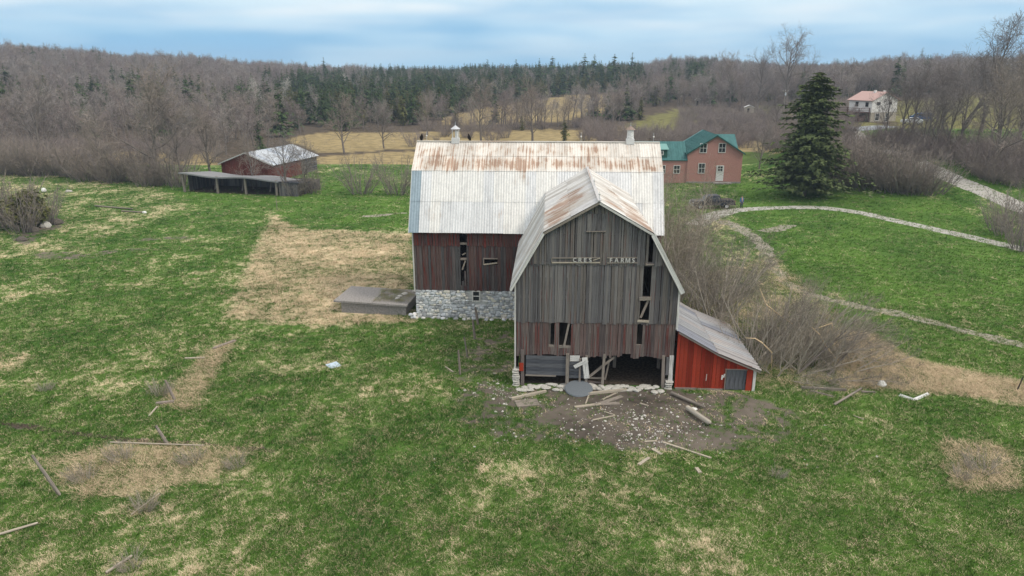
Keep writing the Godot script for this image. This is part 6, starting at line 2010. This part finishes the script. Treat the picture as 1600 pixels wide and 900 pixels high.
		if rng.randf() < chance:
			var k := rng.randi() % 3
			var h := rng.randf_range(0.6, 1.2)
			ever[k].append(turned(p, a, Vector3(h * rng.randf_range(0.9, 1.3), h, h * rng.randf_range(0.9, 1.3))))
		elif s.x > 560 and s.x < 790 and s.y < 140 and rng.randf() < 0.3:
			birch.append(turned(p, a, Vector3.ONE * rng.randf_range(0.6, 0.9)))
		else:
			if s.x > 400 and s.x < 720 and s.y > 150 and rng.randf() < 0.62: continue
			var h := rng.randf_range(0.5, 1.0) + 0.35 * pow(rng.randf(), 3.0)
			wood[rng.randi() % 3].append(turned(p, a, Vector3(h * 1.1, h, h * 1.1)))
	for q in [[[[1075, 152], [1330, 168], [1330, 222], [1240, 236], [1170, 234], [1080, 225], [1060, 200]], 420], [[[640, 190], [760, 190], [1000, 200], [1000, 222], [640, 230]], 46], [[[1330, 212], [1600, 238], [1660, 300], [1560, 290], [1500, 262], [1420, 250], [1340, 262]], 230], [[[1290, 235], [1340, 235], [1345, 280], [1310, 285]], 40], [[[-100, 225], [340, 232], [340, 258], [-100, 250]], 120], [[[930, 205], [1080, 205], [1080, 235], [930, 235]], 60]]:
		var poly := PackedVector2Array()
		for p in q[0]: poly.append(Vector2(p[0], p[1]))
		var lo := Vector2(1e9, 1e9)
		var hi := -lo
		for p in poly: lo = lo.min(p); hi = hi.max(p)
		var k := 0
		while k < q[1]:
			var s := Vector2(rng.randf_range(lo.x, hi.x), rng.randf_range(lo.y, hi.y))
			k += 1
			if not Geometry2D.is_point_in_polygon(s, poly): continue
			var h := rng.randf_range(0.45, 1.2)
			scrub[rng.randi() % 2].append(turned(spot(s.x, s.y), rng.randf() * TAU, Vector3(h * 1.3, h, h * 1.3)))
	for k in 3:
		var a := bare_tree(440 + k, 11.0, 0.2, 11, 0.25, 46.0, 0.07, 4)
		scatter("far_woodland", "leafless grey brown woodland covering the far hills", joined(a, M.bark, [M.twig, M.twig_pale, M.twig_mauve][k]), null, wood[k])
		scatter("far_evergreen_wood", "dark evergreen wood along the middle of the far hills", joined([fir[0], ced[0], fir[2]][k], M.bark, [M.fir, M.cedar, M.fir][k]), null, ever[k])
	var bi := bare_tree(450, 11.0, 0.16, 10, 0.4, 30.0, 0.06, 4)
	scatter("far_birches", "pale birch trunks standing before the far skyline", joined(bi, M.birch, M.twig_grey), null, birch)
	for k in 2:
		scatter("far_scrub", "dense leafless scrub on the slopes behind the house and road", joined(sh[k], M.twig_grey, M.twig if k == 0 else M.twig_mauve), null, scrub[k])
	print("woods ", wood[0].size() * 3, " evergreens ", ever[0].size() * 3, " scrub ", scrub[0].size() * 2)

func joined(a: Array, m0: Material, m1: Material) -> ArrayMesh:
	var m := ArrayMesh.new()
	for k in 2:
		m.add_surface_from_arrays(Mesh.PRIMITIVE_TRIANGLES, (a[k] as ArrayMesh).surface_get_arrays(0))
		m.surface_set_material(k, m0 if k == 0 else m1)
	return m

# ------------------------------------------------------------------ sky
func make_sky() -> Sky:
	var w := 1536
	var h := 768
	var im := Image.create(w, h, false, Image.FORMAT_RGBF)
	var n1 := noise(1.0, 41, 4)
	var n2 := noise(1.0, 42, 4)
	for y in h:
		var e := 90.0 - 180.0 * (y + 0.5) / h          # degrees above the horizon
		if e < -3.0:
			for x in w: im.set_pixel(x, y, Color(0.22, 0.22, 0.2))
			continue
		for x in w:
			var a := TAU * x / w
			var d := Vector3(cos(a), 0, sin(a))
			# cloud sheets lie flat: far away they draw into long streaks
			var q := d * 3.0
			var st := n1.get_noise_3d(q.x * 0.8, e * 0.3, q.z * 0.8)
			var s2 := n2.get_noise_3d(q.x * 1.6, e * 1.1, q.z * 1.6)
			var f := smoothstep(0.2, 6.5, e + st * 2.6 + s2 * 0.7)
			var blue := Color(0.205, 0.45, 0.68).lerp(Color(0.34, 0.59, 0.78), clampf(0.5 + st * 1.5, 0, 1))
			var cloud := Color(0.63, 0.76, 0.83).lerp(Color(0.74, 0.81, 0.84), smoothstep(-0.3, 0.5, s2))
			var c := blue.lerp(cloud, f)
			var up := smoothstep(8.0, 40.0, e)
			c = c.lerp(Color(1.02, 1.0, 0.975) * (1.0 + 0.22 * st + 0.1 * s2), up)
			im.set_pixel(x, y, c)
	var pm := PanoramaSkyMaterial.new()
	pm.panorama = ImageTexture.create_from_image(im)
	var s := Sky.new()
	s.sky_material = pm
	return s

func _ready() -> void:
	# camera
	var cam := Camera3D.new()
	cam.name = "camera"
	cam.fov = rad_to_deg(2.0 * atan(450.0 / FOCAL))
	cam.near = 0.5
	cam.far = 4000.0
	cam.position = Vector3(0, CAM_H, 0)
	cam.rotation_degrees = Vector3(-PITCH, 0, 0)
	add_child(cam)
	# sky, exposure, haze
	var we := WorldEnvironment.new()
	var env := Environment.new()
	env.background_mode = Environment.BG_SKY
	env.sky = make_sky()
	env.background_energy_multiplier = 1.0
	env.tonemap_mode = Environment.TONE_MAPPER_LINEAR
	env.tonemap_exposure = 1.25
	env.sdfgi_enabled = true
	env.ssao_enabled = true
	env.ssil_enabled = true
	env.fog_enabled = true
	env.fog_density = 0.0003
	env.fog_light_color = Color(0.72, 0.8, 0.9)
	we.environment = env
	add_child(we)
	# sun behind thin overcast, from the right
	var sun := DirectionalLight3D.new()
	sun.name = "sun"
	sun.light_energy = 0.5
	sun.light_angular_distance = 12.0
	sun.light_color = Color(1.0, 0.96, 0.9)
	sun.shadow_enabled = true
	sun.rotation_degrees = Vector3(-48, 62, 0)
	add_child(sun)

	rolling = noise(0.02, 12, 2)
	fine = noise(0.25, 13, 2)
	ubox = unit_box()
	var t0 := Time.get_ticks_msec()
	make_materials()
	more_materials()
	print("materials ", Time.get_ticks_msec() - t0)
	cover_maps()
	make_ground()
	print("ground ", Time.get_ticks_msec() - t0)
	ribbon("gravel_driveway", "pale gravel driveway curving from the house across the lawn", [[1085, 352], [1118, 336], [1165, 327], [1250, 324], [1330, 330], [1400, 345], [1500, 367], [1620, 394]], [3.0, 3.2, 2.6, 2.3, 2.3, 2.4, 2.5, 2.6], M.gravel)
	ribbon("gravel_track", "worn gravel track along the near side of the lawn", [[1130, 345], [1165, 362], [1195, 388], [1212, 420], [1250, 455], [1350, 480], [1430, 497], [1500, 515], [1640, 550]], [2.2, 2.2, 1.6, 1.4, 1.4, 1.6, 1.7, 1.3, 1.2], M.track, 0.025, 0.5)
	ribbon("gravel_patch", "patch of bare gravel beside the driveway track", [[1192, 362], [1215, 357], [1242, 352]], [1.6, 2.4, 1.2], M.track, 0.02, 0.5)
	ribbon("gravel_road", "gravel road climbing past the right hedgerow to the white house", [[1330, 204], [1345, 216], [1385, 232], [1440, 256], [1500, 284], [1540, 300], [1580, 318], [1660, 350]], [3.5, 3.5, 3.5, 3.6, 3.8, 3.8, 3.8, 3.8], M.gravel, 0.05)
	ribbon("parking_apron", "grey gravel apron before the white house", [[1326, 202], [1350, 200], [1385, 197]], [8.0, 8.0, 6.0], M.slate_gravel, 0.06)
	ribbon("cattle_path", "narrow dark cattle path worn into the left pasture", [[-20, 658], [80, 672], [200, 688], [300, 692], [380, 700], [430, 705]], [0.35, 0.38, 0.4, 0.4, 0.35, 0.2], M.dirt, 0.012, 0.12)
	ribbon("bare_rock", "flat grey rock showing through the green strip left of barn", [[566, 338], [590, 337], [615, 334], [636, 333]], [0.8, 1.4, 0.7, 0.6], M.track, 0.02, 0.4)
	make_barn()
	make_wing()
	make_lean_to()
	print("barns ", Time.get_ticks_msec() - t0)
	make_brick_house()
	make_white_house()
	make_far_sheds()
	make_far_buildings()
	make_cistern()
	make_vehicles()
	make_person()
	print("others ", Time.get_ticks_msec() - t0)
	var mb := Transform3D(Basis(Vector3.UP, deg_to_rad(YAW)), MAIN_AT)
	bird(mb * Vector3(0.1, 13.5, -4.8), 30, "dark bird perched at the very left end of the barn ridge")
	bird(mb * Vector3(3.95, 13.5, -4.8), -60, "dark bird perched on the ridge right of the left ventilator")
	make_debris()
	make_trees()
	print("trees ", Time.get_ticks_msec() - t0)
	make_grass()
	print("grass ", Time.get_ticks_msec() - t0)

func unit_box() -> ArrayMesh:
	var b := MB.new()
	b.box(Vector3.ONE * -0.5, Vector3.ONE * 0.5)
	return b.build()

func more_materials() -> void:
	M.flaky = mat(Color(1, 1, 1), 0.8, 0, timber(Color(0.3, 0.28, 0.26), Color(0.2, 0.19, 0.18), Color(0.7, 0.69, 0.67), 0.66, 83), 0.3)
	M.shed_roof = mat(Color(1, 1, 1), 0.9, 0, mottled(Color(0.16, 0.165, 0.175), Color(0.3, 0.3, 0.31), 158), 0.2)
	M.shed_roof.uv1_triplanar = true
	M.slate = []
	var ts := timber(Color(0.15, 0.155, 0.17), Color(0.085, 0.088, 0.098), Color.BLACK, 0.0, 151)
	for c in [Color(1, 1, 1), Color(0.85, 0.86, 0.88)]:
		M.slate.append(mat(c, 0.95, 0, ts, 0.15))
	M.brick_board = []
	var tb := timber(Color(0.14, 0.075, 0.065), Color(0.08, 0.05, 0.045), Color(0.19, 0.045, 0.035), 0.62, 161)
	for c in [Color(1, 1, 1), Color(0.88, 0.86, 0.86), Color(0.95, 1, 1)]: M.brick_board.append(mat(c, 0.95, 0, tb, 0.15))
	M.tin_white = mat(Color(1, 1, 1), 0.6, 0.1, mottled(Color(0.5, 0.5, 0.5), Color(0.74, 0.74, 0.74), 171), 0.4)
	M.rusty = mat(Color(1, 1, 1), 0.8, 0.1, mottled(Color(0.2, 0.14, 0.11), Color(0.36, 0.3, 0.27), 172), 0.3)
	M.feather = mat(lin(0.022, 0.018, 0.016), 0.8)
	M.sign_letter = mat(lin(0.46, 0.45, 0.43), 0.9)
	M.trim = mat(lin(0.6, 0.6, 0.59), 0.7)
	M.green_pale = mat(lin(0.16, 0.33, 0.31), 0.5, 0.1)
	M.tan_stone = mat(Color(1, 1, 1), 0.95, 0, mottled(Color(0.25, 0.23, 0.19), Color(0.42, 0.38, 0.32), 173), 0.15)
	M.tan_stone.uv1_triplanar = true
	M.car_dark = mat(lin(0.03, 0.033, 0.045), 0.3, 0.3)
	M.car_silver = mat(lin(0.62, 0.64, 0.67), 0.3, 0.2)
	M.car_blue = mat(lin(0.02, 0.10, 0.28), 0.3, 0.2)
	M.rubber = mat(lin(0.015, 0.015, 0.015), 0.9)
	M.tail = mat(lin(0.3, 0.05, 0.045), 0.5)
	M.skin = mat(lin(0.45, 0.27, 0.2), 0.7)
	M.jacket = mat(lin(0.07, 0.15, 0.29), 0.9)
	M.trousers = mat(lin(0.03, 0.04, 0.07), 0.9)
	M.hair = mat(lin(0.04, 0.03, 0.02), 0.9)
	M.pale_log = mat(Color(1, 1, 1), 0.9, 0, timber(Color(0.52, 0.47, 0.4), Color(0.3, 0.27, 0.23), Color.BLACK, 0.0, 181), 0.2)
	M.sheet_blue = mat(lin(0.5, 0.6, 0.72), 0.5, 0.2)
	M.slate_metal = mat(Color(1, 1, 1), 0.7, 0.2, mottled(Color(0.12, 0.14, 0.16), Color(0.22, 0.24, 0.26), 182), 0.3)
	M.white_bag = mat(lin(0.68, 0.68, 0.66), 0.8)
	M.dark_rock = mat(Color(1, 1, 1), 0.95, 0, mottled(Color(0.05, 0.045, 0.04), Color(0.16, 0.14, 0.12), 183), 0.15)
	M.dark_rock.uv1_triplanar = true
	M.rubble = mat(lin(0.5, 0.48, 0.45), 0.95)
	M.slate_gravel = mat(Color(1, 1, 1), 1, 0, mottled(Color(0.2, 0.22, 0.24), Color(0.36, 0.38, 0.4), 184), 0.1)
	M.slate_gravel.uv1_triplanar = true; M.slate_gravel.uv1_world_triplanar = true; M.slate_gravel.uv1_scale = Vector3.ONE * 0.2
	M.twig_pale = mat(lin(0.31, 0.28, 0.26), 1, 0, null, 0.1)
	M.twig_mauve = mat(lin(0.25, 0.208, 0.198), 1, 0, null, 0.1)
